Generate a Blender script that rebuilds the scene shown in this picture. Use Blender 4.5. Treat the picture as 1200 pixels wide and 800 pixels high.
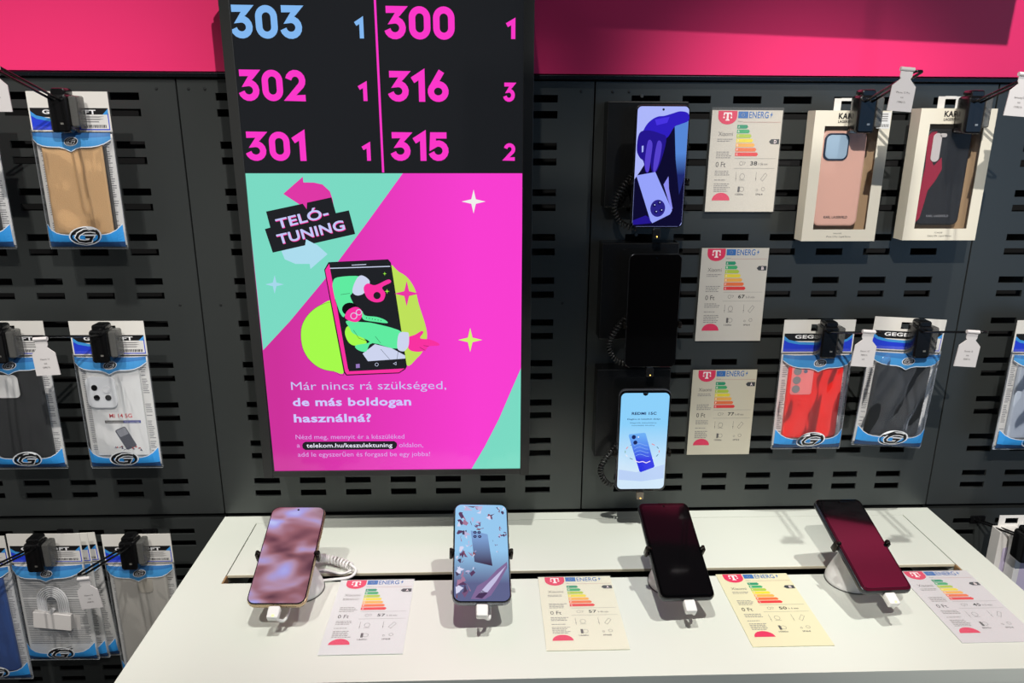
import bpy, math, random
import numpy as np
from mathutils import Matrix, Vector, Euler, noise
random.seed(7)
for o in list(bpy.data.objects): bpy.data.objects.remove(o)
SC = bpy.context.scene; COL = SC.collection
# ------------------------------------------------------------------ camera
CX, CY, CZ, YAW, PIT, ROL, FPX = -0.1594, -1.1335, 0.6253, 0.0355, 0.2807, 0.0047, 869.96
F = np.array([math.sin(YAW)*math.cos(PIT), math.cos(YAW)*math.cos(PIT), -math.sin(PIT)])
R = np.array([math.cos(YAW), -math.sin(YAW), 0.]); U = np.cross(R, F)
_c, _s = math.cos(ROL), math.sin(ROL)
R, U = _c*R+_s*U, -_s*R+_c*U
CAM = np.array([CX, CY, CZ])
cd = bpy.data.cameras.new('camera'); cam = bpy.data.objects.new('camera', cd); COL.objects.link(cam)
cd.sensor_width = 36; cd.lens = FPX/1200*36; cd.clip_start = .02
cam.matrix_world = Matrix(((R[0], U[0], -F[0], CX), (R[1], U[1], -F[1], CY), (R[2], U[2], -F[2], CZ), (0, 0, 0, 1)))
SC.camera = cam
# ------------------------------------------------------------------ world, lights, exposure
W = bpy.data.worlds.new('world'); SC.world = W; W.use_nodes = True
W.node_tree.nodes['Background'].inputs[0].default_value = (1.0, .985, .96, 1)
W.node_tree.nodes['Background'].inputs[1].default_value = .31
def spot(name, loc, aim, watts, color, size, blend, radius):
    l = bpy.data.lights.new(name, 'SPOT'); l.energy = watts; l.color = color
    l.spot_size = math.radians(size); l.spot_blend = blend; l.shadow_soft_size = radius
    o = bpy.data.objects.new(name, l); COL.objects.link(o); o.location = loc
    o.rotation_euler = (Vector(aim)-Vector(loc)).to_track_quat('-Z', 'Y').to_euler()
    return o
def area(name, loc, aim, watts, color, sx, sy):
    l = bpy.data.lights.new(name, 'AREA'); l.energy = watts; l.color = color; l.shape = 'RECTANGLE'; l.size = sx; l.size_y = sy
    o = bpy.data.objects.new(name, l); COL.objects.link(o); o.location = loc
    o.rotation_euler = (Vector(aim)-Vector(loc)).to_track_quat('-Z', 'Y').to_euler()
    return o
spot('table_spot_right', (.42, -.66, 1.85), (.25, -.26, 0), 82, (1, .98, .93), 44, .6, .018)
spot('table_spot_left', (-.22, -.70, 1.85), (-.25, -.28, 0), 82, (1, .98, .93), 44, .6, .018)
spot('wall_spot_left', (.50, -2.2, 2.0), (-.95, 0, .55), 185, (1, .95, .90), 32, .8, .016)
spot('wall_spot_right', (-.50, -2.2, 2.0), (.85, 0, .36), 270, (1, .955, .91), 34, .8, .012)
spot('added_wall_fill_right', (1.25, -1.3, 2.05), (1.45, 0, 1.10), 125, (1, .95, .92), 52, .7, .03)  # added to brighten the out-of-view pink wall that the rightmost phone mirrors
spot('ceiling_spot_left', (-.78, -1.25, 2.0), (-.82, 0, .02), 100, (1, .96, .92), 34, .8, .016)
area('added_blue_fill', (2.5, -4.2, .75), (.6, 0, .4), 26, (.25, .55, 1), 4.2, 2.6)  # added blue fill behind the camera, tints the pegboard on the right
SC.view_settings.view_transform = 'Standard'; SC.view_settings.look = 'None'
SC.view_settings.exposure = 0; SC.view_settings.gamma = 1; SC.view_settings.use_curve_mapping = False

# ------------------------------------------------------------------ helpers
def ray(u, v): return F+R*(u-600)/FPX-U*(v-400)/FPX
def at(u, v, y):                       # point of the vertical plane at depth y seen at (u, v)
    d = ray(u, v); return CAM+d*(y-CY)/d[1]
def lin(c): return tuple(((x/255)/12.92 if x/255 <= .04045 else ((x/255+.055)/1.055)**2.4) for x in c)
MC = {}
def mat(rgb, rough=.5, metal=0., emit=None, es=1., coat=0., alpha=1., bump=None, name=None, trans=0., spec=.5):
    k = (rgb, rough, metal, emit, es, coat, alpha, bump, trans, spec)
    if k in MC: return MC[k]
    m = bpy.data.materials.new(name or 'mat'); m.use_nodes = True; MC[k] = m
    nt = m.node_tree; b = nt.nodes['Principled BSDF']
    b.inputs['Base Color'].default_value = (*lin(rgb), 1); b.inputs['Roughness'].default_value = rough
    b.inputs['Metallic'].default_value = metal; b.inputs['Coat Weight'].default_value = coat; b.inputs['Coat Roughness'].default_value = .04
    b.inputs['Alpha'].default_value = alpha; b.inputs['Transmission Weight'].default_value = trans
    b.inputs['Specular IOR Level'].default_value = spec
    if emit: b.inputs['Emission Color'].default_value = (*lin(emit), 1); b.inputs['Emission Strength'].default_value = es
    tc = nt.nodes.new('ShaderNodeTexCoord'); n = nt.nodes.new('ShaderNodeTexNoise')
    nt.links.new(tc.outputs['Object'], n.inputs['Vector'])
    sc, st = bump or (300, .03)
    n.inputs['Scale'].default_value = sc; n.inputs['Detail'].default_value = 3
    bp = nt.nodes.new('ShaderNodeBump'); bp.inputs['Strength'].default_value = st; bp.inputs['Distance'].default_value = .001
    if bump: nt.links.new(n.outputs[0], bp.inputs['Height']); nt.links.new(bp.outputs[0], b.inputs['Normal'])
    else:                               # fine procedural variation of the roughness
        mr = nt.nodes.new('ShaderNodeMapRange'); mr.inputs['To Min'].default_value = max(rough-.03, .02); mr.inputs['To Max'].default_value = min(rough+.03, 1)
        nt.links.new(n.outputs[0], mr.inputs['Value']); nt.links.new(mr.outputs[0], b.inputs['Roughness'])
    return m
def ink(*rgb): return mat(tuple(rgb), .55, name='ink')
def glow(*rgb): return mat((6, 6, 8), .12, emit=tuple(rgb), name='screen_colour', spec=.4)
def film_mat(tint=(235, 240, 245), fac=.025, name='plastic_film', sc=18, st=.45, mul=.5):
    k = ('film', tint, fac, sc, st)
    if k in MC: return MC[k]
    m = bpy.data.materials.new(name); m.use_nodes = True; nt = m.node_tree; nt.nodes.clear(); MC[k] = m
    out = nt.nodes.new('ShaderNodeOutputMaterial'); mx = nt.nodes.new('ShaderNodeMixShader'); tr = nt.nodes.new('ShaderNodeBsdfTransparent')
    pr = nt.nodes.new('ShaderNodeBsdfPrincipled'); pr.inputs['Base Color'].default_value = (*lin(tint), 1); pr.inputs['Roughness'].default_value = .12
    pr.inputs['Specular IOR Level'].default_value = 1; pr.inputs['Coat Weight'].default_value = 1; pr.inputs['Coat Roughness'].default_value = .1
    lw = nt.nodes.new('ShaderNodeLayerWeight'); lw.inputs['Blend'].default_value = .25
    ma = nt.nodes.new('ShaderNodeMath'); ma.operation = 'MULTIPLY_ADD'; ma.inputs[1].default_value = mul; ma.inputs[2].default_value = fac; ma.use_clamp = True
    tc = nt.nodes.new('ShaderNodeTexCoord'); mp = nt.nodes.new('ShaderNodeMapping'); mp.inputs['Scale'].default_value = (1.6, 1, .45); mp.inputs['Rotation'].default_value = (0, .35, 0)
    n = nt.nodes.new('ShaderNodeTexNoise'); n.inputs['Scale'].default_value = sc; n.inputs['Detail'].default_value = 2; n.inputs['Distortion'].default_value = .8
    bp = nt.nodes.new('ShaderNodeBump'); bp.inputs['Strength'].default_value = st; bp.inputs['Distance'].default_value = .01
    L = nt.links.new
    L(tc.outputs['Object'], mp.inputs[0]); L(mp.outputs[0], n.inputs['Vector']); L(n.outputs[0], bp.inputs['Height'])
    L(bp.outputs[0], pr.inputs['Normal']); L(bp.outputs[0], lw.inputs['Normal']); L(lw.outputs['Fresnel'], ma.inputs[0]); L(ma.outputs[0], mx.inputs[0])
    L(tr.outputs[0], mx.inputs[1]); L(pr.outputs[0], mx.inputs[2]); L(mx.outputs[0], out.inputs[0])
    return m
def rot_to(o, yaw=0, tilt=0, roll=0):
    o.rotation_euler = (Matrix.Rotation(yaw, 3, 'Z') @ Matrix.Rotation(-tilt, 3, 'X') @ Matrix.Rotation(roll, 3, 'Y')).to_euler()
def tag(o, label=None, cat=None, group=None, kind=None):
    for k, v in (('label', label), ('category', cat), ('group', group), ('kind', kind)):
        if v: o[k] = v
    return o
def empty(name, loc, label, cat, group=None):
    o = bpy.data.objects.new(name, None); o.empty_display_size = .02; COL.objects.link(o); o.location = loc
    return tag(o, label, cat, group)
class MB:
    def __init__(s): s.v = []; s.f = []; s.m = []; s.mats = []
    def mi(s, m):
        if m not in s.mats: s.mats.append(m)
        return s.mats.index(m)
    def add(s, vs, fs, m):
        b = len(s.v); s.v += [tuple(map(float, p)) for p in vs]; k = s.mi(m)
        for f in fs: s.f.append([i+b for i in f]); s.m.append(k)
        return s
    def box(s, c, d, m, M=None):
        x, y, z = d[0]/2, d[1]/2, d[2]/2
        vs = [Vector((a*x, b*y, e*z)) for a in (-1, 1) for b in (-1, 1) for e in (-1, 1)]
        vs = [(M @ p if M else p)+Vector(c) for p in vs]
        return s.add(vs, [(0, 1, 3, 2), (4, 6, 7, 5), (0, 4, 5, 1), (2, 3, 7, 6), (0, 2, 6, 4), (1, 5, 7, 3)], m)
    def loft(s, rings, m, caps=True):
        n = len(rings[0]); vs = [p for r in rings for p in r]; fs = []
        for k in range(len(rings)-1):
            for i in range(n):
                j = (i+1) % n; fs.append((k*n+i, k*n+j, (k+1)*n+j, (k+1)*n+i))
        if caps: fs.append(list(range(n))[::-1]); fs.append([(len(rings)-1)*n+i for i in range(n)])
        return s.add(vs, fs, m)
    def slab(s, w, h, d, r, bev, m, c=(0, 0, 0), mface=None):       # rounded slab in the xz plane, front at y = -d/2
        prof = [(bev, -d/2), (bev*.3, -d/2+bev*.3), (0, -d/2+bev), (0, d/2-bev), (bev*.3, d/2-bev*.3), (bev, d/2)]
        rings = [[(c[0]+x, c[1]+y, c[2]+z) for x, z in rr(w-2*i, h-2*i, max(r-i, .0002))] for i, y in prof]
        s.loft(rings[::-1], m)
        if mface: s.m[-1] = s.mi(mface)
        return s
    def tube(s, pts, r, m, n=8, rf=None):
        P = [Vector(p) for p in pts]; rings = []; up = None
        for i, p in enumerate(P):
            t = (P[min(i+1, len(P)-1)]-P[max(i-1, 0)]).normalized()
            if up is None: up = Vector((0, 0, 1)) if abs(t.z) < .9 else Vector((1, 0, 0))
            a = t.cross(up).normalized(); up = a.cross(t).normalized(); q = rf(i/(len(P)-1)) if rf else r
            rings.append([p+(a*math.cos(2*math.pi*k/n)+up*math.sin(2*math.pi*k/n))*q for k in range(n)])
        return s.loft(rings, m)
    def lathe(s, prof, m, c=(0, 0, 0), n=32):
        return s.loft([[(c[0]+r*math.cos(2*math.pi*k/n), c[1]+r*math.sin(2*math.pi*k/n), c[2]+z) for k in range(n)] for r, z in prof], m)
    # flat print: polygons of local (x, z), lifted by layer towards -y
    def poly(s, pts, m, lay=1, y0=0., step=.00012):
        pts = list(pts)
        ar = sum(pts[i][0]*pts[(i+1) % len(pts)][1]-pts[(i+1) % len(pts)][0]*pts[i][1] for i in range(len(pts)))
        if ar < 0: pts = pts[::-1]
        return s.add([(x, y0-lay*step, z) for x, z in pts], [list(range(len(pts)))], m)
    def ribbon(s, pts, w, m, lay=1, closed=False, y0=0.):
        n = len(pts); P = [Vector((a, b)) for a, b in pts]; A = []; B = []
        for i in range(n):
            a = P[i-1] if (i or closed) else P[i]; c = P[(i+1) % n] if (i < n-1 or closed) else P[i]
            d1 = (P[i]-a); d2 = (c-P[i]); d1 = d1.normalized() if d1.length > 1e-9 else d2.normalized(); d2 = d2.normalized() if d2.length > 1e-9 else d1
            n1 = Vector((-d1.y, d1.x)); n2 = Vector((-d2.y, d2.x)); b = (n1+n2)
            b = b.normalized() if b.length > 1e-6 else n1; k = w/2/max(b.dot(n1), .45)
            A.append(P[i]+b*k); B.append(P[i]-b*k)
        vs = [(p.x, y0-lay*.00012, p.y) for p in A+B]; fs = []
        for i in range(n if closed else n-1):
            j = (i+1) % n; fs.append((i, n+i, n+j, j))
        return s.add(vs, fs, m)
    def text(s, t, p0, p1, cap, m, lay=2, bold=0., y0=0., shear=0.):
        """text fitted between p0 and p1 (baseline ends, local xz), with capital height cap"""
        vs, fs, w = glyphs(t, bold, shear); dx, dz = p1[0]-p0[0], p1[1]-p0[1]; L = math.hypot(dx, dz); c, sn = dx/L, dz/L
        o = [(p0[0]+x/w*L*c-z*cap*sn, y0-lay*.00012, p0[1]+x/w*L*sn+z*cap*c) for x, z in vs]
        return s.add(o, fs, m)
    def build(s, name, parent=None, smooth=0, bevel=0, loc=None):
        me = bpy.data.meshes.new(name); me.from_pydata(s.v, [], s.f)
        for m in s.mats: me.materials.append(m)
        me.polygons.foreach_set('material_index', s.m)
        if smooth: me.set_sharp_from_angle(angle=math.radians(smooth)); me.polygons.foreach_set('use_smooth', [len(f) < 12 for f in s.f])
        me.update(); o = bpy.data.objects.new(name, me); COL.objects.link(o)
        if parent: o.parent = parent
        if loc: o.location = loc
        if bevel:
            b = o.modifiers.new('bevel', 'BEVEL'); b.width = bevel; b.segments = 2; b.limit_method = 'ANGLE'
        return o
def rr(w, h, r, n=5):
    r = min(r, w/2-1e-5, h/2-1e-5); o = []
    for cx, cz, a in ((w/2-r, h/2-r, 0), (-w/2+r, h/2-r, 90), (-w/2+r, -h/2+r, 180), (w/2-r, -h/2+r, 270)):
        for i in range(n+1):
            t = math.radians(a+90*i/n); o.append((cx+r*math.cos(t), cz+r*math.sin(t)))
    return o
def off(pts, x, z, a=0, s=1): return [(x+s*(p*math.cos(a)-q*math.sin(a)), z+s*(p*math.sin(a)+q*math.cos(a))) for p, q in pts]
def soften(P, n=4):
    o = []; N = len(P)
    for i in range(N):
        a, b, c, d = P[i-1], P[i], P[(i+1) % N], P[(i+2) % N]
        for k in range(n):
            t = k/n; o.append(tuple(.5*(2*b[j]+(c[j]-a[j])*t+(2*a[j]-5*b[j]+4*c[j]-d[j])*t*t+(3*b[j]-a[j]-3*c[j]+d[j])*t**3) for j in (0, 1)))
    return o
def circ(x, z, r, n=20, rz=None): rz = rz or r; return [(x+r*math.cos(2*math.pi*i/n), z+rz*math.sin(2*math.pi*i/n)) for i in range(n)]
def star(x, z, r, k=.27): return [(x+(r if i % 2 == 0 else r*k)*math.sin(math.pi*i/4), z+(r if i % 2 == 0 else r*k)*math.cos(math.pi*i/4)) for i in range(8)]
GC = {}
def glyphs(t, bold, shear=0.):
    k = (t, bold, shear)
    if k in GC: return GC[k]
    c = bpy.data.curves.new('text', 'FONT'); c.body = t; c.size = 1; c.offset = bold; c.resolution_u = 2 if len(t) > 12 else 4; c.space_character = 1+bold*2.2
    o = bpy.data.objects.new('text', c); me = bpy.data.meshes.new_from_object(o)
    vs = [(v.co.x, v.co.y) for v in me.vertices]; fs = [list(p.vertices) for p in me.polygons]
    x0 = min(v[0] for v in vs); w = max(v[0] for v in vs)-x0
    vs = [(x-x0+shear*z, z/.682) for x, z in vs]
    bpy.data.objects.remove(o); bpy.data.curves.remove(c); bpy.data.meshes.remove(me)
    GC[k] = (vs, fs, w); return GC[k]
def arc(cx, cz, rx, rz, a0, a1, n=8): return [(cx+rx*math.cos(math.radians(a0+(a1-a0)*i/n)), cz+rz*math.sin(math.radians(a0+(a1-a0)*i/n))) for i in range(n+1)]
# heavy grotesque numerals as centre lines in a box 0.70 wide and 1 high
T = .212
DIG = {'0': ([p for p in off(rr(.70-T, 1-T, .245, 7), .35, .5)], True),
       '1': ([(.03, .70), (.335, .895), (.335, 0)], False),
       '2': (arc(.345, .66, .235, .235, 170, -20)+[(.52, .50), (.13, .105), (.66, .105)], False),
       '3': ([(.05, .895), (.56, .895), (.30, .575)]+arc(.33, .345, .25, .24, 88, -168, 12), False),
       '5': ([(.62, .895), (.155, .895), (.135, .53)]+arc(.33, .36, .25, .255, 105, -165, 12), False),
       '6': ([(.47, 1.0), (.17, .50)]+arc(.35, .34, .245, .235, 150, 510, 20), False)}
def split_digits(t, p0, p1):
    adv = {'1': .62}; x = 0; pos = []
    for i, ch in enumerate(t):
        wd = .44 if ch == '1' else .70; pos.append((ch, x, x+wd)); x += wd+.09
    L = (p1[0]-p0[0])/pos[-1][2]
    return [(ch, (p0[0]+a*L, p0[1]), (p0[0]+b*L, p0[1])) for ch, a, b in pos]
def digits(mb, t, p0, p1, h, m, lay=2):
    n = len(t); adv = .79; wid = .70 if t != '1' else .44; x = 0
    L = p1[0]-p0[0]
    for ch in t:
        pts, cl = DIG[ch]; sx = L/wid
        q = [(p0[0]+(x+a)*sx, p0[1]+b*h) for a, b in pts]
        # ribbons keep their weight: mean of the two scales
        mb.ribbon(q, T*(sx+h)/2, m, lay, cl)
def helix(path, r, turns, n=10):
    """coil around a polyline path"""
    P = [Vector(p) for p in path]; cum = [0]
    for i in range(1, len(P)): cum.append(cum[-1]+(P[i]-P[i-1]).length)
    def pos(s):
        d = s*cum[-1]; i = 1
        while i < len(P)-1 and cum[i] < d: i += 1
        return P[i-1].lerp(P[i], (d-cum[i-1])/(cum[i]-cum[i-1])), (P[i]-P[i-1]).normalized()
    out = []; N = int(turns*n)
    for k in range(N+1):
        p, t = pos(k/N); t2 = (pos(min(k/N+.04, 1))[0]-pos(max(k/N-.04, 0))[0]).normalized()
        a = t2.cross(Vector((.3, .9, .2))).normalized(); b = t2.cross(a)
        an = 2*math.pi*k/n; out.append(p+(a*math.cos(an)+b*math.sin(an))*r)
    return out
def bez(pts, n=24):
    P = [Vector(p) for p in pts]; out = []
    P2 = [P[0]*2-P[1]]+P+[P[-1]*2-P[-2]]
    for i in range(1, len(P2)-2):
        for k in range(n//(len(P)-1)+1):
            t = k/(n//(len(P)-1)+1); a, b, c, d = P2[i-1], P2[i], P2[i+1], P2[i+2]
            out.append(.5*((2*b)+(c-a)*t+(2*a-5*b+4*c-d)*t*t+(3*b-a-3*c+d)*t**3))
    out.append(P[-1]); return out

# ------------------------------------------------------------------ the setting
PEG = mat((78, 82, 81), .40, .65, bump=(900, .10), name='pegboard_paint')
BLACK = mat((12, 12, 13), .7, name='black_void')
PINK = mat((255, 50, 120), .45, name='pink_laminate', coat=.0)
H = .6895
wb = tag(MB().box((0, .055, .24), (4.2, .03, 2.44), BLACK).build('wall_back'), 'dark wall behind the perforated panels', kind='structure')
def panel_mesh():
    w, h, g = .6-.0024, H-.001, .0012
    xs = [g, *sum([[.054+.075*k, .054+.075*k+.042] for k in range(7)], []), .6-g]
    zc = sum([[-.0239-.0673*i, -.0239-.0673*i-.0223] for i in range(10)], [])
    zs = [0]+sum([[z+.0052, z-.0052] for z in zc], [])+[-h]
    mb = MB(); nx, nz = len(xs), len(zs); T0 = .0035
    vs = [(x, y, z) for y in (0, T0) for z in zs for x in xs]; fs = []
    I = lambda a, b, l: l*nx*nz+b*nx+a
    for b in range(nz-1):
        for a in range(nx-1):
            hole = a % 2 == 1 and b % 2 == 1
            if not hole: fs.append((I(a, b, 0), I(a, b+1, 0), I(a+1, b+1, 0), I(a+1, b, 0)))
            else:
                fs += [(I(a, b, 0), I(a+1, b, 0), I(a+1, b, 1), I(a, b, 1)), (I(a, b+1, 0), I(a, b+1, 1), I(a+1, b+1, 1), I(a+1, b+1, 0)),
                       (I(a, b, 0), I(a, b, 1), I(a, b+1, 1), I(a, b+1, 0)), (I(a+1, b, 0), I(a+1, b+1, 0), I(a+1, b+1, 1), I(a+1, b, 1))]
    mb.add(vs, fs, PEG)
    # folded edges of the sheet
    for c, d in (((.3, .0135, -.0006), (w, .025, .0012)), ((.3, .0135, -h+.0006), (w, .025, .0012)), ((g+.0006, .0135, -h/2), (.0012, .025, h)), ((.6-g-.0006, .0135, -h/2), (.0012, .025, h))):
        mb.box(c, d, PEG)
    return mb
pm = panel_mesh().build('pegboard_panel', wb)
pm.location = (-1.2, 0, H); first = True
for zt in (H, -.0085):
    for i in range(-1, 5):
        o = pm if first else pm.copy(); first = False
        if o is not pm: COL.objects.link(o); o.parent = wb
        o.location = (-1.2+.6*i, 0, zt)
# screw heads on the panels
sm = MB().lathe([(.0016, 0), (.0022, .0003), (.0018, .0008), (.0004, .001)], mat((60, 62, 62), .35, .6), n=10).build('screw', wb)
sm.rotation_euler = (math.radians(90), 0, 0); k = 0
for (x, z) in ((-.632, .36), (-.57, .36), (-.628, .676), (-.583, .676), (-.04, .36), (-.02, .676), (.026, .676), (-.56, .676), (.05, .676)):
    o = sm if k == 0 else sm.copy(); k += 1
    if o is not sm: COL.objects.link(o); o.parent = wb
    o.location = (x, -.0002, z)
MB().box((0, -.001, .6945), (3.6, .012, .0062), mat((40, 46, 52), .28, .8)).build('trim_profile', wb, bevel=.0008)
MB().box((0, .018, 1.275), (4.0, .028, 1.15), PINK).build('pink_panel', wb)
tag(MB().box((0, -2.2, -.965), (7, 5, .03), mat((92, 88, 84), .35, bump=(8, .1))).build('floor'), 'grey shop floor', kind='structure')
# ceiling bulkhead in front of the pink band (throws the straight-edged shade on it)
def prism(mb, pts, y0, y1, m):
    n = len(pts); mb.loft([[(x, y1, z) for x, z in pts], [(x, y0, z) for x, z in pts]], m); return mb
sg = prism(MB(), [(-.20, .951), (.439, .931), (.443, 1.09), (-.20, 1.11)], -.325, -.30, mat((70, 72, 74), .5)).build('trim_1')
tag(sg, 'hanging bulkhead board above the wall', kind='structure')
tag(MB().box((0, -4.6, .6), (7, .05, 3.1), mat((62, 60, 58), .7)).build('wall_front'), 'dark wall of the shop behind the viewer', kind='structure')
CE = tag(MB().box((0, -1.2, 2.15), (5, 4, .04), mat((38, 38, 40), .8)).build('ceiling'), 'dark shop ceiling', kind='structure')
for x in (.41, -.15):
    MB().box((x, -.3125, 1.61), (.004, .004, 1.05), mat((30, 30, 32), .5)).build('hanger', sg)

# ------------------------------------------------------------------ display table
TZ = -.0036
LAM = mat((222, 226, 215), .38, bump=(60, .03), name='white_laminate'); MDF = mat((150, 118, 78), .8, bump=(200, .3), name='raw_board'); DARK = mat((22, 21, 20), .8)
FY = -.398
tb = empty('display_table', (0, -.3, -.95), 'long white laminate display table with a lift-up cable flap, standing against the perforated wall', 'table')
def tpart(name, boxes, m, bevel=.0008):
    mb = MB()
    for c, d in boxes: mb.box((c[0], c[1]+.3, c[2]+.95), d, m)
    return mb.build(name, tb, bevel=bevel)
XL, XR = -.599, .6015; GX0, GX1 = -.541, .546; th = .019
tpart('tabletop', [(((XL+XR)/2, (FY-.1955)/2, TZ-th/2), (XR-XL, -FY-.1955, th)), (((XL+GX0)/2, -.0995, TZ-th/2), (GX0-XL, .192, th)),
                   (((GX1+XR)/2, -.0995, TZ-th/2), (XR-GX1, .192, th)), (((GX0+GX1)/2, -.015, TZ-th/2), (GX1-GX0, .023, th))], LAM, 0)
fl = tpart('cable_flap', [(((GX0+GX1)/2, -.1005, TZ-.0022), (GX1-GX0-.003, .147, .0044))], LAM)
fl['label'] = 'white lift-up flap over the cable tray'
tpart('flap_edge', [(((GX0+GX1)/2, -.1745, TZ-.0023), (GX1-GX0-.003, .0008, .0042))], mat((212, 204, 178), .6))
for x in (GX0+.001, GX1-.001): tpart('raw_edge', [((x, -.185, TZ-.0095), (.003, .019, .0175))], MDF, 0)
tpart('cable_tray', [((0, -.11, TZ-.075), (1.09, .18, .004)), ((0, -.2, TZ-.047), (1.09, .004, .056)), ((0, -.022, TZ-.047), (1.09, .004, .056))], DARK)
for x in (XL+.03, XR-.03): tpart('side_panel', [((x, -.205, (TZ-th-.95)/2), (.025, .37, .95+TZ-th))], LAM)
tpart('front_apron', [(((XL+XR)/2, FY+.0102, TZ-th-.06), (XR-XL, .0199, .12))], LAM)

# ------------------------------------------------------------------ queue and advertising screen
SY = -.080
sx0, sx1, sz0, sz1 = -.4885, -.1085, .1165, .800
scr = empty('digital_signage_screen', ((sx0+sx1)/2, -.02, .108), 'tall black wall screen with pink queue numbers above a pink and mint phone advert', 'screen')
ox, oy, oz = scr.location
CASE = mat((46, 47, 46), .38, .2, name='screen_case')
mb = MB().box(((sx0+sx1)/2-ox, -.0455-oy, (sz0-.009+sz1+.015)/2-oz), (sx1-sx0+.028, .061, sz1-sz0+.024), CASE)
mb.build('casing', scr, bevel=.0015)
fr = MB(); y = SY+.001
for c, d in (((sx0-.007, 0, (sz0+sz1)/2), (.014, .004, sz1-sz0+.022)), ((sx1+.007, 0, (sz0+sz1)/2), (.014, .004, sz1-sz0+.022)), (((sx0+sx1)/2, 0, sz0-.0045), (sx1-sx0, .004, .009)), (((sx0+sx1)/2, 0, sz1+.0075), (sx1-sx0, .004, .015))):
    fr.box((c[0]-ox, y-oy-.002, c[2]-oz), d, CASE)
fr.build('bezel', scr, bevel=.0006)
MB().box(((sx0+sx1)/2-ox, SY-oy+.0006, (sz0+sz1)/2-oz), (sx1-sx0, .002, sz1-sz0), mat((10, 10, 12), .14, emit=(27, 29, 32), name='dark_screen')).build('glass_panel', scr)
MB().box((0, .0095, .35), (.2, .037, .25), DARK).build('wall_bracket', scr)
YB = SY-oy-.0004
def S(u, v): p = at(u, v, SY); return (p[0]-ox, p[2]-oz)
def SP(pts): return [S(*p) for p in pts]
G = MB()
HOT = glow(250, 55, 200); SKY = glow(130, 183, 240)
def num(t, x0, x1, top, bot, m):
    a = S(x0, bot); b = S(x1, bot); c = S((x0+x1)/2, top)
    for k, (ch, q0, q1) in enumerate(split_digits(t, a, b)):
        g = MB(); digits(g, ch, q0, q1, c[1]-a[1], m); g.v = [(x, y+YB, z) for x, y, z in g.v]; g.build('numeral', scr)
num('303', 272.3, 355.5, 6, 45, SKY); num('1', 416.5, 426.7, 21, 45, SKY)
num('300', 451.5, 533, 7.3, 46, HOT); num('1', 593.2, 604, 22.7, 45.7, HOT)
num('302', 281.5, 360, 81.7, 118.3, HOT); num('1', 420.5, 431, 96.7, 118.3, HOT)
num('316', 455.5, 526, 83.3, 119, HOT); num('3', 590, 603.5, 96.7, 119.3, HOT)
num('301', 289.5, 359.5, 154.3, 188.3, HOT); num('1', 425, 435, 167.7, 188.3, HOT)
num('315', 458.5, 526.5, 155, 188.3, HOT); num('2', 590.3, 604, 167.7, 188.3, HOT)
G = MB(); G.poly(SP([(437.6, -10), (440.2, -10), (450.4, 202), (447.8, 202)]), HOT, 2)
G.v = [(a, b+YB, c) for a, b, c in G.v]
G.build('divider_line', scr)
A = MB()
def grad_glow(name, c0, c1, axis, a, b):
    m = bpy.data.materials.new(name); m.use_nodes = True; nt = m.node_tree; bs = nt.nodes['Principled BSDF']
    bs.inputs['Base Color'].default_value = (.002, .002, .002, 1); bs.inputs['Roughness'].default_value = .12; bs.inputs['Emission Strength'].default_value = 1; bs.inputs['Specular IOR Level'].default_value = .4
    tc = nt.nodes.new('ShaderNodeTexCoord'); sp = nt.nodes.new('ShaderNodeSeparateXYZ'); mr = nt.nodes.new('ShaderNodeMapRange'); mx = nt.nodes.new('ShaderNodeMix'); mx.data_type = 'RGBA'
    mr.inputs['From Min'].default_value = a; mr.inputs['From Max'].default_value = b
    mx.inputs[6].default_value = (*lin(c0), 1); mx.inputs[7].default_value = (*lin(c1), 1)
    L = nt.links.new; L(tc.outputs['Object'], sp.inputs[0]); L(sp.outputs[axis], mr.inputs[0]); L(mr.outputs[0], mx.inputs[0]); L(mx.outputs[2], bs.inputs['Emission Color'])
    return m
PK = grad_glow('advert_pink', (205, 48, 155), (248, 62, 208), 0, -.17, .12)
MT = glow(122, 218, 195); MT2 = glow(108, 205, 180); INKB = glow(30, 32, 36); LAV = glow(196, 200, 248); LIME = glow(165, 250, 75); LIME2 = glow(190, 225, 90)
MINT = glow(95, 235, 160); HAND = glow(248, 50, 160); WHT = glow(205, 212, 238); WW = glow(240, 240, 235)
A.poly(SP([(287, 203), (612, 203), (610.7, 549.7), (322, 552)]), PK, 1)
A.poly(SP([(287, 203), (472, 203), (430, 261), (380, 328), (340, 376), (308.5, 410)]), MT, 2)
A.poly(SP([(611, 430), (600, 455), (585, 490), (568, 523), (552, 550), (610.7, 549.7)]), MT, 2)
A.poly(SP([(332.1, 227), (354.9, 207), (355.7, 213.6), (368, 213.8), (378, 216), (386.7, 224), (390, 234), (392, 246), (362, 250), (359.6, 245)]), glow(222, 55, 165), 3)
A.poly(SP([(312, 247.7), (355, 238.5), (359.6, 245), (360, 237.3), (388.5, 231.1), (393.7, 249.5), (409, 246.3), (416.4, 274), (368, 285), (358.7, 280), (357.8, 287.2), (319.9, 295.8), (310.6, 268.2), (317, 266.4)]), INKB, 5)
A.poly(SP([(384, 297.6), (364, 315), (363, 309), (346.5, 309), (334, 303.7), (329.9, 294), (357.8, 284), (358.7, 280), (372, 287)]), glow(172, 220, 238), 4)
for t, p0, p1, c in (('TELÓ-', (325.8, 267.6), (386, 253.5), 12.5), ('TUNING', (327, 285.8), (405, 268.5), 13)):
    cap = S(0, 0)[1]-S(0, c)[1]
    A.text(t, S(p0[0]+.6, p0[1]+.8), S(p1[0]+.6, p1[1]+.8), cap, HAND, 6, .022, 0); A.text(t, S(*p0), S(*p1), cap, LAV, 8, .022, 0)
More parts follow.
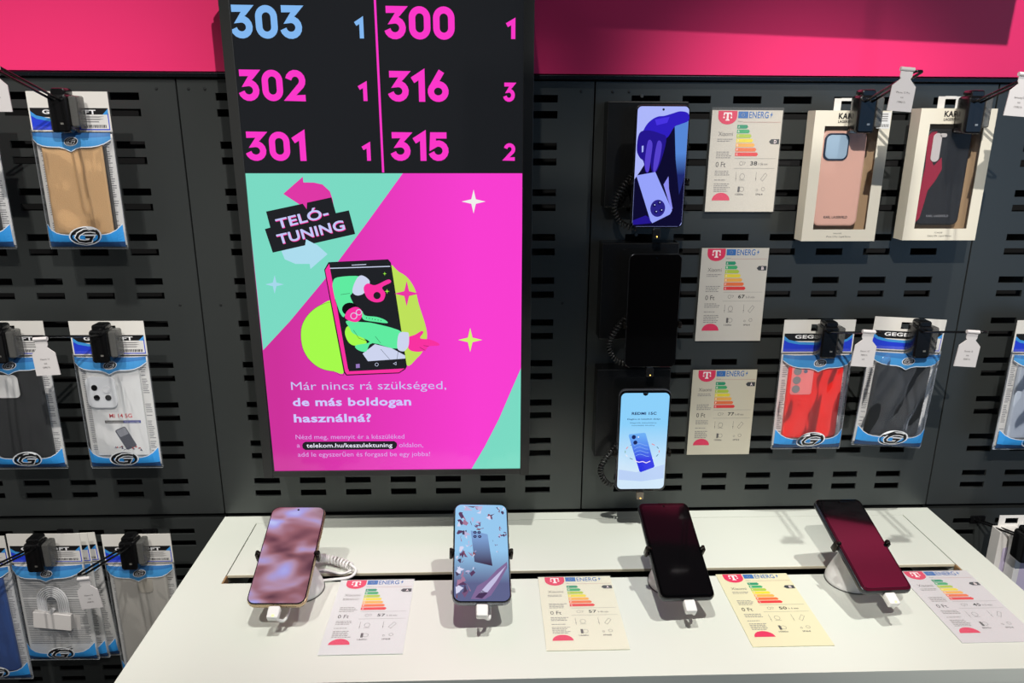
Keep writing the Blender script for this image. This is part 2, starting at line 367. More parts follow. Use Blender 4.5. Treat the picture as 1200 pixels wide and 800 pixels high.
for x, z, r, m in ((555, 236, 14, WW), (322, 333, 11, glow(165, 215, 235)), (551, 398, 14, glow(205, 248, 110))):
    A.poly(SP(star(x, z, r)), m, 3)
Q = lambda *pts: SP([(340+x/4.705, 280+y/4.705) for x, y in pts])
C7 = lambda x, y, r, n=24, ry=None: Q(*circ(x, y, r, n, ry))
A.poly(soften(Q((240, 345), (170, 362), (110, 405), (70, 465), (60, 530), (72, 605), (110, 668), (170, 712), (240, 728), (300, 725), (280, 500))), LIME, 3)
A.poly(soften(Q((545, 160), (600, 180), (650, 215), (690, 280), (710, 360), (745, 470), (755, 540), (735, 610), (700, 655), (640, 692), (600, 500))), LIME2, 3)
A.poly(SP(star(340+643/4.705, 280+300/4.705, 15)), glow(235, 55, 165), 4)
A.poly(Q((190, 168), (213, 128), (540, 112), (555, 130), (643, 700), (635, 716), (600, 738), (312, 750), (298, 735)), INKB, 4)
A.poly(Q((194, 170), (216, 135), (325, 728), (632, 712), (600, 734), (313, 745), (303, 730)), HAND, 5)
A.poly(Q((217, 137), (540, 117), (550, 130), (640, 695), (622, 708), (332, 726), (320, 715)), INKB, 6)
A.poly(Q((220, 158), (551, 147), (552, 152), (221, 163)), WHT, 7); A.poly(Q((340, 141), (420, 137), (420, 141), (340, 145)), WHT, 7)
A.poly(soften(Q((236, 240), (262, 210), (385, 205), (362, 250), (345, 295), (332, 315), (352, 365), (318, 368), (296, 430), (262, 375), (240, 290))), MINT, 7)
A.poly(soften(Q((378, 205), (408, 203), (440, 232), (425, 270), (405, 300), (370, 310), (345, 292), (352, 250))), WHT, 8)
A.poly(soften(Q((408, 262), (430, 243), (470, 253), (540, 222), (556, 238), (508, 265), (526, 298), (512, 338), (470, 347), (430, 328), (410, 292))), HAND, 9)
A.poly(C7(480, 310, 20, 16), INKB, 10)
A.ribbon(Q((190, 168), (213, 128), (540, 112), (555, 130), (643, 700), (635, 716), (600, 738), (312, 750), (298, 735)), .0006, glow(14, 14, 16), 6, True)
A.ribbon(soften(Q((300, 725), (240, 728), (170, 712), (110, 668), (72, 605), (60, 530), (70, 465), (110, 405), (170, 362), (240, 345), (245, 360)))[:-8], .0004, glow(60, 30, 50), 4)
A.ribbon(Q((248, 330), (285, 440)), .0006, INKB, 8)
A.poly(soften(Q((303, 510), (330, 480), (420, 560), (400, 582), (350, 585), (318, 560))), LIME, 7)
A.poly(soften(Q((310, 450), (390, 456), (470, 465), (622, 515), (592, 602), (455, 572), (420, 618), (375, 610), (362, 585), (440, 565), (350, 520), (330, 490))), MINT, 8)
A.poly(C7(330, 385, 43, 20, 36), glow(12, 12, 14), 9)
A.poly(soften(Q((318, 392), (362, 372), (395, 392), (395, 430), (370, 455), (330, 450), (303, 430))), HAND, 10)
for x, y, r in ((352, 422, 17), (380, 402, 15)):
    A.ribbon(C7(x, y, r, 14), .0010, WHT, 11, True)
A.poly(soften(Q((398, 395), (415, 420), (480, 428), (525, 445), (536, 462), (470, 455), (412, 445), (396, 425))), MINT, 9)
for i in range(6): A.poly(C7(422+i*16, 433+i*3, 2.6, 8), INKB, 10)
A.poly(Q((400, 630), (468, 578), (560, 600), (634, 640), (636, 657), (430, 672)), WHT, 7)
A.ribbon(Q((500, 605), (550, 662)), .0005, INKB, 8); A.ribbon(Q((598, 605), (590, 660)), .0005, INKB, 8)
A.poly(soften(Q((600, 520), (640, 512), (655, 522), (655, 580), (642, 605), (622, 618), (592, 600))), WHT, 9)
A.poly(soften(Q((650, 545), (690, 525), (725, 505), (735, 515), (718, 545), (770, 552), (815, 570), (820, 585), (765, 590), (745, 612), (700, 620), (655, 605))), HAND, 8)
for a in (((280, 305), (330, 298)), ((350, 500), (380, 545), (420, 560)), ((470, 535), (500, 572)), ((765, 590), (735, 585)), ((745, 612), (715, 595))): A.ribbon(Q(*a), .0005, INKB, 9)
A.poly(Q((363, 688), (384, 686), (385, 708), (364, 710)), glow(150, 120, 190), 7); A.ribbon(C7(478, 690, 9, 10), .0006, WHT, 7, True); A.ribbon(Q((570, 685), (585, 677), (585, 692)), .0006, WHT, 7, True)
for x, y, r in ((522, 190, 2.2), (535, 287, 3)): A.poly(SP(star(340+x/4.705, 280+y/4.705, r)), LIME, 8)
def adt(t, x0, x1, y0, capt, m, bold, y1=None):
    A.text(t, S(x0, y0), S(x1, y1 or y0), (S(0, 0)[1]-S(0, capt)[1])*1.08, m, 4, bold, 0)
adt('Már nincs rá szükséged,', 341.7, 523, 456.6, 11.6, LAV, -.006, 455.4)
adt('de más boldogan', 343.4, 482, 475.2, 11.2, glow(205, 200, 255), .026, 474.3)
adt('használná?', 344.8, 435.2, 494.2, 11.2, glow(205, 200, 255), .026, 493.5)
adt('Nézd meg, mennyit ér a készüléked', 346.8, 474, 514.2, 6.6, glow(215, 165, 235), 0, 513.4)
adt('a', 348.2, 351.8, 523.8, 6.6, glow(215, 165, 235), 0)
A.poly(SP([(358, 517.2), (462, 516.4), (465, 518.5), (465.5, 521.5), (464, 524.5), (461, 526), (358, 526.8), (355, 524.8), (354.3, 521.5), (355.3, 518.8)]), INKB, 3)
adt('telekom.hu/keszulektuning', 359.5, 460, 524, 6.2, glow(240, 240, 255), .010, 523.4)
adt('oldalon,', 467.8, 496, 523.4, 6.6, glow(215, 165, 235), 0)
adt('add le egyszerűen és forgasd be egy jobba!', 349.4, 504, 534.6, 6.6, glow(215, 165, 235), 0, 533.8)
A.v = [(a, b+YB, c) for a, b, c in A.v]
A.build('advert_image', scr)['label'] = 'pink and mint advert with a cartoon arm reaching out of a phone'

# ------------------------------------------------------------------ energy price cards
BARS = [(38, 150, 110), (60, 170, 110), (175, 200, 70), (235, 215, 60), (240, 175, 80), (235, 115, 65), (225, 60, 62)]
def card(loc, label, tilt, rating, batt, capt, paper, sleeve=None, hgt=.149, group='energy price cards', hold=None, vivid=False, yaw=0):
    w, h = .105, hgt
    root = empty('price_card', loc, label, 'price card', group); rot_to(root, yaw, tilt)
    pm_ = mat(paper, .6, name='card_paper')
    MB().box((0, -.0005, h/2), (w, .0007, h), pm_).build('card_sheet', root)
    p = MB(); y0 = -.00095
    X = lambda u: -w/2+u*w; Z = lambda v: h*(1-v)
    def q(*a): return [(X(u), Z(v)) for u, v in a]
    mg = ink(222, 52, 92); lo = [(.087, .006), (.355, .006)]; a = arc(.221, .062, .134, .075, 0, -180, 10)
    p.poly(q(*lo)+[(X(u), Z(.062+(.062-v)*1)) for u, v in a], mg, 1, y0)
    TW = ink(250, 235, 235)
    for b in (((.165, .022), (.277, .022), (.282, .052), (.268, .052), (.26, .034), (.235, .034), (.235, .085), (.25, .092), (.25, .1), (.192, .1), (.192, .092), (.207, .085), (.207, .034), (.182, .034), (.174, .052), (.16, .052)),
              ((.158, .062), (.18, .062), (.18, .077), (.158, .077)), ((.262, .062), (.284, .062), (.284, .077), (.262, .077))): p.poly(q(*b), TW, 2, y0)
    BL = ink(52, 110, 180)
    p.poly(q((.37, .012), (.51, .012), (.51, .076), (.37, .076)), BL, 1, y0)
    for i in range(12):
        an = i*math.pi/6; p.poly(circ(X(.44)+.0021*math.cos(an), Z(.044)+.0021*math.sin(an), .00028, 5), ink(235, 205, 60), 2, y0)
    p.text('ENERG', (X(.525), Z(.074)), (X(.80), Z(.074)), .0088, BL, 1, .012, y0)
    p.poly(q((.85, .012), (.82, .048), (.838, .048), (.825, .076), (.86, .036), (.842, .036)), BL, 1, y0)
    p.text('Xiaomi', (X(.37), Z(.113)), (X(.44), Z(.113)), .0018, ink(90, 90, 90), 1, 0, y0)
    p.poly(q((.45, .112), (.98, .112), (.98, .115), (.45, .115)), ink(190, 130, 125), 1, y0)
    for i in range(7):
        v = .14+.0445*i; r = .526+.029*i
        p.poly(q((.37, v), (r-.02, v), (r, v+.018), (r-.02, v+.036), (.37, v+.036)), ink(*BARS[i]), 1, y0)
        p.text('ABCDEFG'[i], (X(.385), Z(v+.028)), (X(.405), Z(v+.028)), .0029, TW, 2, .01, y0)
    v = .145+.0445*'ABCDEFG'.index(rating)
    p.poly(q((.84, v+.022), (.87, v-.002), (.985, v-.002), (.985, v+.046), (.87, v+.046)), ink(62, 66, 70), 1, y0)
    p.text(rating, (X(.91), Z(v+.038)), (X(.945), Z(v+.038)), .0046, TW, 2, .02, y0)
    GR = ink(95, 92, 92); LG = ink(140, 137, 135)
    p.text('Xiaomi', (X(.11), Z(.247)), (X(.315), Z(.247)), .0058, GR, 1, -.008, y0)
    p.text('0 Ft', (X(.105), Z(.55)), (X(.245), Z(.55)), .0072, ink(60, 58, 60), 1, 0, y0)
    rnd = random.Random(rating+batt)
    for vv, n, wd in ((.275, 2, .22), (.40, 4, .23), (.588, 3, .24), (.676, 1, .18), (.715, 5, .23)):
        for k in range(n):
            u = .10; z = vv+k*.0185; end = .10+wd*(.75+.25*rnd.random())
            while u < end:
                l = min(rnd.uniform(.015, .045), end-u+.008); p.poly(q((u, z), (u+l, z), (u+l, z+.0075), (u, z+.0075)), LG, 1, y0); u += l+.008
    p.poly([(X(.215)+.0136*math.cos(t), Z(.885)+.0115*math.sin(t)) for t in [math.pi*i/12 for i in range(13)]], mg, 1, y0)
    for vv in (.465, .562): p.poly(q((.37, vv), (.96, vv), (.96, vv+.0025), (.37, vv+.0025)), LG, 1, y0)
    bh, bm = batt.split('h'); p.text(bh, (X(.60), Z(.532)), (X(.70), Z(.532)), .0054, ink(40, 40, 44), 1, .015, y0)
    p.text('h '+(bm or '0')+' min', (X(.72), Z(.532)), (X(.85), Z(.532)), .0034, GR, 1, 0, y0)
    def ring(u, v, r, ry=None): p.ribbon(circ(X(u), Z(v), r, 12, ry), .0004, GR, 1, True, y0)
    ring(.47, .515, .0026); p.ribbon(q((.50, .50), (.53, .505), (.51, .53)), .0004, GR, 1, False, y0)
    for u0 in (.41, .70): p.ribbon(q((u0, .60), (u0, .69)), .0004, GR, 1, False, y0); p.poly(circ(X(u0), Z(.665), .0007, 8), GR, 1, y0)
    ring(.50, .645, .0036, .0042); p.ribbon(q((.46, .68), (.54, .68)), .0004, GR, 1, False, y0)
    p.ribbon(q((.77, .67), (.83, .61), (.86, .63), (.80, .69)), .0004, GR, 1, True, y0)
    p.poly(q((.45, .745), (.48, .745), (.48, .80), (.45, .80)), GR, 1, y0); ring(.51, .772, .0034); ring(.82, .77, .0026); ring(.73, .78, .0014)
    p.text(capt[0], (X(.42), Z(.832)), (X(.54), Z(.832)), .0026, GR, 1, .01, y0); p.text(capt[1], (X(.72), Z(.832)), (X(.82), Z(.832)), .0026, GR, 1, .01, y0)
    p.build('print', root)
    if sleeve:
        t, b = sleeve
        MB().box((0, -.0013-.0006, (h+t-b)/2), (w+.002, .0008, h+t+b), mat((250, 250, 250), .08, alpha=.035, name='acrylic')).build('clear_sleeve', root)
    if hold: MB().box((0, .0015+hold/2-.0004, h*.55), (.02, hold, .05), DARK).build('magnet_backing', root)
    return root
def cw(x, z): return (x, -.0045, z)
card(cw(.2255, .5035), 'energy price card with rating D on the wall, right of the uppermost wall phone', 0, 'D', '38h56', ('1000x', 'IP64'), (206, 200, 188), sleeve=(.004, 0), hgt=.1475, hold=.005)
card(cw(.2255, .2990), 'energy price card with rating B on the wall, right of the switched-off black wall phone', 0, 'B', '67h', ('1200x', 'IP64'), (204, 200, 190), hold=.005)
card(cw(.2260, .1015), 'energy price card with rating A on the wall, right of the pale blue wall phone', 0, 'A', '77h49', ('1000x', 'IP52'), (206, 200, 180), hold=.005)
for x, lb, ra, ba, cp, pp, sl in ((-.318, 'white energy price card lying between the first and second table phone from the left', 'A', '57h43', ('1600x', 'IP68'), (216, 218, 217), (0, 0)),
        (-.034, 'cream energy price card lying on the table right of the phone with the crystal picture', 'A', '57h44', ('1600x', 'IP68'), (226, 224, 202), (.0, .0)),
        (.2265, 'yellowish energy price card lying on the table between the third and fourth phone', 'B', '50h4', ('1000x', 'IP64'), (226, 221, 184), None),
        (.4965, 'greyish white energy price card lying on the table at its right end', 'B', '45h', ('800x', 'IP54'), (210, 207, 209), (0, 0))):
    card((x, -.3515, TZ+.0003), lb, math.radians(90), ra, ba, cp, pp, sleeve=sl, hgt=.158)

# ------------------------------------------------------------------ phones
GLASS = mat((5, 5, 6), .05, name='black_glass', spec=.6, coat=.3)
EDGE_B = mat((70, 72, 76), .20, .7, name='dark_frame'); EDGE_G = mat((182, 160, 128), .28, .8, name='gold_frame'); EDGE_S = mat((120, 122, 130), .25, .8, name='silver_frame')
WPL = mat((235, 234, 230), .3, name='white_plastic'); BPL = mat((20, 20, 22), .32, name='black_plastic')
GRIP = mat((40, 36, 32), .25, .7, name='grip_metal')
def phone(loc, w, h, yaw, tilt, roll, label, frame, art, name='smartphone', r=.0105, group=None, marg=.0022):
    root = empty(name, loc, label, 'phone', group); rot_to(root, yaw, tilt, roll)
    t = .0082
    MB().slab(w, h, t, r, .0022, frame, (0, t/2, 0)).build('body', root, smooth=40)
    MB().slab(w-.0018, h-.0018, .0012, r-.0008, .0005, GLASS, (0, -.0002, 0)).build('front_glass', root, smooth=40)
    if art:
        a = MB(); art(a, w-2*marg, h-2*marg, r-marg); a.v = [(x, y-.00086, z) for x, y, z in a.v]; a.build('screen_image', root)
    b = MB(); b.box((w/2+.0002, t*.5, h*.22), (.0008, .0022, .018), frame); b.box((w/2+.0002, t*.5, h*.06), (.0008, .0022, .010), frame)
    b.build('side_buttons', root, bevel=.0003)
    MB().lathe([(.0011, 0), (.0016, .0001), (.0010, .0002)], mat((2, 2, 3), .1), n=12).build('front_camera', root).matrix_basis = Matrix.Translation((0, -.00125, h/2-.0065)) @ Matrix.Rotation(math.radians(90), 4, 'X')
    s = MB()
    for k in range(6): s.box((w*.18+k*.0024, t*.5, -h/2-.0001), (.0012, .0014, .0004), mat((15, 15, 15), .6))
    s.build('speaker_holes', root)
    return root
def holder_grips(root, w, z=0., m=GRIP):
    for s in (-1, 1):
        g = MB().slab(.0052, .0075, .0135, .0018, .0008, m, (s*(w/2+.0014), .0035, z))
        g.box((s*(w/2-.004), .0112, z), (.014, .0015, .006), m); g.build('grip', root, smooth=35)
def white_plug(root, h, x=0., led=None, pl=WPL, ln=.015):
    g = MB().slab(.0135, ln, .0085, .0022, .0015, pl, (x, .004, -h/2-ln/2-.0012)); g.box((x, .004, -h/2-.0006), (.009, .0028, .003), mat((150, 150, 150), .3, .8)); o = g.build('plug', root, smooth=40)
    if led:
        MB().slab(.0030, .0022, .0008, .0009, .0002, mat((255, 240, 150), .3, emit=led, es=2.2), (x+.0005, -.0006, -h/2-ln+.0022)).build('indicator_light', o, smooth=40)
    return o
def rrf(mb, w, h, r, m, lay=1): mb.poly(rr(w, h, r, 6), m, lay)
def art_blur():
    m = bpy.data.materials.new('blurred_wallpaper'); m.use_nodes = True; nt = m.node_tree; b = nt.nodes['Principled BSDF']
    b.inputs['Base Color'].default_value = (.004, .004, .005, 1); b.inputs['Roughness'].default_value = .08; b.inputs['Emission Strength'].default_value = 1
    tc = nt.nodes.new('ShaderNodeTexCoord'); mp = nt.nodes.new('ShaderNodeMapping'); mp.inputs['Rotation'].default_value = (0, .7, 0); mp.inputs['Scale'].default_value = (1.0, 1, 1.8); mp.inputs['Location'].default_value = (.31, .0, .12)
    n = nt.nodes.new('ShaderNodeTexNoise'); n.inputs['Scale'].default_value = 17; n.inputs['Detail'].default_value = 1.5; n.inputs['Distortion'].default_value = .3
    r = nt.nodes.new('ShaderNodeValToRGB'); e = r.color_ramp.elements
    e[0].position = .25; e[0].color = (*lin((58, 30, 42)), 1); e[1].position = .78; e[1].color = (*lin((190, 205, 250)), 1)
    for p, c in ((.38, (100, 62, 75)), (.48, (148, 98, 108)), (.57, (176, 140, 165)), (.66, (165, 160, 225))):
        q = e.new(p); q.color = (*lin(c), 1)
    L = nt.links.new; L(tc.outputs['Object'], mp.inputs[0]); L(mp.outputs[0], n.inputs['Vector']); L(n.outputs[0], r.inputs[0]); L(r.outputs[0], b.inputs['Emission Color'])
    return m
BLUR = art_blur()
def art1(a, w, h, r): rrf(a, w, h, r, BLUR)
def art2(a, w, h, r):
    rrf(a, w, h, r, grad_glow('crystal_bg', (95, 100, 140), (150, 200, 238), 2, -.05, .0), 1)
    X = lambda u: -w/2+u*w; Z = lambda v: h/2-v*h; rnd = random.Random(5)
    cols = [glow(120, 85, 120), glow(165, 120, 150), glow(90, 60, 95), glow(190, 180, 215), glow(75, 60, 90), glow(135, 70, 75), glow(215, 215, 240)]
    a.poly([(X(u), Z(v)) for u, v in ((.30, .29), (.62, .33), (.70, .66), (.37, .62))], grad_glow('phone_pic', (62, 45, 70), (125, 160, 210), 2, -.022, .02), 2)
    for u, v in ((.38, .31), (.46, .31), (.38, .355), (.47, .355)): a.poly(circ(X(u), Z(v), .0024, 12), glow(35, 40, 70), 3); a.poly(circ(X(u), Z(v), .001, 8), glow(120, 130, 190), 4)
    spots = [(.20, .03, .16), (.35, .05, .18), (.50, .04, .14), (.12, .15, .11), (.16, .22, .13), (.12, .32, .12), (.18, .38, .12), (.25, .44, .08), (.12, .52, .12), (.22, .55, .12), (.10, .60, .08), (.16, .70, .13), (.28, .76, .12), (.10, .80, .14), (.22, .88, .16), (.12, .92, .12), (.74, .15, .13), (.70, .13, .1), (.38, .2, .10), (.45, .24, .09), (.90, .07, .08), (.85, .05, .06), (.95, .32, .07), (.86, .35, .06), (.78, .44, .03), (.80, .52, .025), (.72, .40, .02), (.33, .55, .09), (.36, .68, .06), (.85, .26, .06)]
    for u, v, s in spots:
        s *= 1.6
        for k in range(4):
            n = rnd.randint(3, 5); aa = sorted(rnd.uniform(0, 6.28) for _ in range(n)); cx, cz = X(u)+rnd.uniform(-.4, .4)*s*w, Z(v)+rnd.uniform(-.4, .4)*s*w
            pts = [(max(-w/2+.001, min(w/2-.001, cx+s*w*.5*rnd.uniform(.25, .8)*math.cos(t))), max(-h/2+.003, min(h/2-.003, cz+s*w*.38*math.sin(t)))) for t in aa]
            a.poly(pts, cols[rnd.randrange(7)], 4+k)
    a.poly([(X(u), Z(v)) for u, v in ((.30, .985), (.42, .86), (.60, .80), (.78, .70), (.97, .62), (.97, .68), (.88, .76), (.80, .84), (.66, .95), (.55, .985))], glow(130, 105, 150), 9)
    a.poly([(X(u), Z(v)) for u, v in ((.45, .93), (.62, .83), (.95, .66), (.75, .82), (.60, .92))], glow(195, 190, 225), 10)
    a.poly([(X(u), Z(v)) for u, v in ((.38, .97), (.50, .90), (.60, .93), (.50, .98))], glow(70, 50, 85), 10)
TPH = [((-.4311, -.2324, .0675), .077, .155, .77, 66.2, 1.54, EDGE_G, art1, 'lit smartphone with a blurred brown and purple picture, leftmost on the table', (1.0, .95, .35)),
       ((-.168, -.2419, .0725), .077, .155, 8.1, 65.26, 6.64, EDGE_S, art2, 'lit smartphone showing pale blue crystals around a phone, second from the left on the table', None),
       ((.0990, -.2353, .0679), .075, .150, 10.1, 63.35, 5.96, EDGE_B, None, 'switched-off black smartphone on a table stand, third from the left, with a worn glass', None),
       ((.3586, -.2384, .0739), .075, .150, 18.6, 65.0, 11.0, EDGE_B, None, 'switched-off black smartphone mirroring the pink wall, rightmost on the table', (1.0, .9, .4))]
for i, (loc, w, h, yw, tl, ro, fm, art, lb, led) in enumerate(TPH):
    yw, tl, ro = map(math.radians, (yw, tl, ro))
    ph = phone(loc, w, h, yw, tl, ro, lb, fm, art, r=.0115 if i < 2 else .0085)
    if not art:                              # protective film with scuffs on the sleeping phones
        MB().slab(w-.008, h-.010, .0003, .006, .0001, mat((9, 8, 10), .07, bump=(40, .02), spec=1., coat=1., name='screen_film'), (0, -.0011, 0)).build('screen_film', ph, smooth=40)
    # stand: a cone base on the table with a tilted head, grips, plug
    wh = ['first', 'second', 'third', 'rightmost'][i]
    bx, by = loc[0]+.006, -.212
    st = empty('phone_stand', (bx, by, TZ), f'white cone-shaped phone stand with metal grips under the {wh} phone on the table', 'stand', 'phone stands on the table')
    MB().lathe([(.0330, 0), (.0338, .0015), (.0335, .006), (.0315, .012), (.026, .026), (.020, .038), (.0155, .046), (.0145, .052), (.001, .0525)], WPL, n=48).build('base', st, smooth=40)
    MB().lathe([(.0345, -.0002), (.0347, .0011), (.0338, .0012)], mat((70, 70, 68), .5), n=40).build('base_ring', st, smooth=40)
    M = Matrix.Rotation(yw, 3, 'Z') @ Matrix.Rotation(-tl, 3, 'X') @ Matrix.Rotation(ro, 3, 'Y')
    hd = MB().slab(.040, .044, .0075, .008, .002, WPL, (0, .0122, -.004)); hd.slab(.024, .030, .010, .006, .002, WPL, (0, .019, -.008))
    o = hd.build('head', st, smooth=40); o.rotation_euler = M.to_euler(); o.location = Vector(loc)-Vector(st.location)
    g = MB()
    for s in (-1, 1):
        g2 = MB().slab(.0046, .0085, .0150, .0015, .0008, GRIP, (s*(w/2+.0024), .0040, -.002)); g2.box((s*(w/4+.008), .0100, -.002), (w/2-.008, .0016, .005), GRIP)
        g2.lathe([(.0001, 0), (.0030, .0002), (.0030, .003), (.0001, .0032)], GRIP, (s*(w/2+.0005), -.0042, -.0045), n=12)
        oo = g2.build('grip', st, smooth=35); oo.rotation_euler = M.to_euler(); oo.location = o.location
    pl = MB().slab(.0150, .0165, .0095, .0022, .0015, WPL, (0, .004, -h/2-.0095)); pl.box((0, .004, -h/2-.0006), (.009, .0028, .0011), mat((150, 150, 150), .3, .8))
    if led: pl.slab(.0034, .0026, .0008, .0009, .0002, mat((255, 240, 150), .3, emit=(255, 235, 90), es=1.6), (.0008, -.0010, -h/2-.0150))
    oo = pl.build('plug', st, smooth=40); oo.rotation_euler = M.to_euler(); oo.location = o.location; oo['label'] = 'white charging plug below the phone'
    # short white lead from the plug back to the stand
    mi = M.to_4x4(); L0 = Vector(loc)-Vector(st.location)
    pa = [L0+M @ Vector((.001, .0072, -h/2-.014)), L0+M @ Vector((.010, .020, -h/2-.010)), L0+M @ Vector((.011, .028, -h/2+.012)), L0+M @ Vector((.004, .030, -.03)), Vector((.004, -.01, .034))]
    MB().tube(bez(pa), .0021, WPL).build('lead', st, smooth=60)
# coiled white cable behind the leftmost phone
cb = MB(); z = TZ+.0075
def TP(u, v, zz): d = ray(u, v); return CAM+d*(zz-CZ)/d[2]
pth = bez([TP(366, 655, .02), TP(381, 654, z+.003), TP(398, 658, z+.001), TP(411, 664, z)], 30)
cb.tube(helix(pth, .0052, 13, 12), .0018, WPL, 6); 
cb.tube(bez([Vector(helix(pth, .0052, 13, 12)[-1]), TP(417, 668, z), TP(410, 676, TZ+.003), TP(388, 679, TZ+.003), TP(366, 681, TZ+.0035)], 40), .0021, WPL, 8)
cb.tube(bez([TP(412, 668, z), TP(400, 672, TZ+.0035), TP(380, 668, TZ+.0045), TP(362, 672, TZ+.004)], 30), .0020, WPL, 8)
tag(cb.build('coiled_cable', smooth=60), 'white coiled cable lying on the table flap behind the leftmost phone', 'cable')

# wall phones
PY = -.066
def art_hand(a, w, h, r):
    rrf(a, w, h, r, glow(172, 182, 250), 1)
    X = lambda x: (x-539)/247*w; Z = lambda y: (460-y)/570*h
    P = lambda *p: [(max(-w/2+.0002, min(w/2-.0002, X(x))), max(-h/2+.0002, min(h/2-.0002, Z(y)))) for x, y in p]
    NV = glow(10, 8, 45); A1 = glow(45, 28, 190); A2 = glow(34, 20, 140); A3 = glow(85, 65, 205)
    a.poly(P((405, 515), (440, 480), (470, 430), (545, 330), (590, 240), (663, 215), (663, 725), (650, 745), (425, 745), (412, 730)), NV, 2)
    a.poly(P((596, 250), (663, 225), (663, 500), (640, 590), (612, 420)), grad_glow('teal_blur', (30, 40, 110), (85, 135, 215), 2, -.01, .02), 3)
    a.poly(soften(P((455, 270), (480, 240), (512, 222), (545, 218), (580, 208), (620, 197), (658, 206), (663, 240), (620, 258), (595, 270), (560, 322), (500, 325), (440, 320))), A1, 4)
    a.poly(soften(P((428, 300), (470, 285), (530, 300), (560, 320), (548, 400), (525, 470), (508, 484), (497, 470), (488, 430), (484, 478), (468, 480), (455, 430), (436, 412), (420, 375))), A2, 5)
    a.poly(soften(P((472, 335), (494, 345), (490, 420), (484, 475), (470, 476), (462, 430))), A3, 6); a.poly(soften(P((520, 335), (540, 350), (532, 430), (516, 478), (505, 470), (508, 400))), A3, 6)
    a.poly(P((500, 235), (570, 222), (560, 250), (510, 262)), glow(70, 50, 225), 6); a.poly(P((443, 358), (452, 356), (452, 385), (445, 388)), glow(172, 182, 250), 6)
    a.poly(P((424, 497), (516, 480), (610, 666), (600, 685), (515, 728), (505, 715)), glow(150, 162, 250), 7)
    a.poly(P((560, 540), (582, 500), (588, 560), (612, 655), (606, 665)), glow(140, 140, 240), 6)
    c = circ(538, 655, 37, 20, 42); a.poly(P(*c), glow(40, 35, 130), 8)
    for x, y in ((520, 640), (545, 628), (530, 672), (556, 665)): a.poly(P(*circ(x, y, 9, 10)), glow(22, 20, 85), 9); a.poly(P(*circ(x+2, y-2, 3, 8)), glow(190, 200, 250), 10)
    a.poly(P((415, 715), (480, 690), (500, 700), (510, 728), (440, 735), (420, 735)), A2, 6)
def art_15c(a, w, h, r):
    rrf(a, w, h-.004, r, grad_glow('pale_blue_screen', (208, 230, 248), (140, 208, 250), 2, -.05, .03), 1)
    X = lambda x: (x-326)/257*w; Z = lambda y: (378-y)/507*(h-.004)
    P = lambda *p: [(X(x), Z(y)) for x, y in p]
    N = glow(25, 45, 95)
    a.poly([(X(326)-.0045, h/2-.002), (X(326)-.003, h/2-.0055), (X(326), h/2-.0068), (X(326)+.003, h/2-.0055), (X(326)+.0045, h/2-.002)], glow(10, 12, 18), 3)
    a.text('REDMI 15C', (X(258), Z(236)), (X(390), Z(236)), .0042, N, 2, .03)
    a.text('Elegáns és letisztult dizájn', (X(236), Z(262)), (X(412), Z(262)), .0023, N, 2, .01)
    a.text('Nagyobb teljesítmény,', (X(252), Z(281)), (X(394), Z(281)), .0019, N, 2, 0); a.text('hosszabb élmény', (X(262), Z(294)), (X(384), Z(294)), .0019, N, 2, 0)
    for k in range(14):
        an = 2*math.pi*k/14; col = (glow(235, 120, 120), glow(90, 130, 160), glow(240, 235, 245), glow(120, 170, 150))[k % 4]
        cx, cy = 325+92*math.cos(an), 430+48*math.sin(an); a.ribbon(P((cx-11*math.sin(an), cy+6*math.cos(an)), (cx+11*math.sin(an), cy-6*math.cos(an))), .0012, col, 3)
    a.poly(P((250, 337), (330, 330), (338, 334), (397, 508), (392, 515), (324, 540), (316, 536), (247, 345)), grad_glow('blue_phone', (35, 45, 225), (110, 175, 245), 2, -.030, .012), 4)
    for x, y in ((275, 352), (285, 381)): a.poly(P(*circ(x, y, 11, 14)), glow(20, 35, 90), 5)
    a.poly(P(*circ(300, 352, 4, 8)), glow(230, 240, 250), 5)
    for k in range(4): a.ribbon(P(*[(276+k*3+t*26, 398+k*19-9*math.sin(t*1.6)-t*3) for t in [0, .6, 1.2, 1.8, 2.4, 3]]), .0006, glow(150, 190, 250), 5)
    a.ribbon(P((288, 478), (310, 486), (330, 482), (350, 490), (372, 480)), .0014, glow(240, 225, 240), 6)
    a.poly(P((203, 525), (300, 540), (450, 500), (450, 575), (330, 590), (203, 580)), glow(185, 208, 245), 2)
WP = [((.0865, PY, .5715), .0765, .170, art_hand, 'lit wall smartphone showing a blue tinted hand, uppermost of the three wall phones', .662, True),
      ((.0885, PY, .3620), .0785, .174, None, 'switched-off black smartphone on the wall, middle of the three wall phones', .4600, False),
      ((.0845, PY, .1530), .081, .1725, art_15c, 'lit pale blue wall smartphone picturing a blue phone, lowest of the three', .2615, True)]
PLT = mat((34, 35, 36), .26, .4, name='holder_plate')
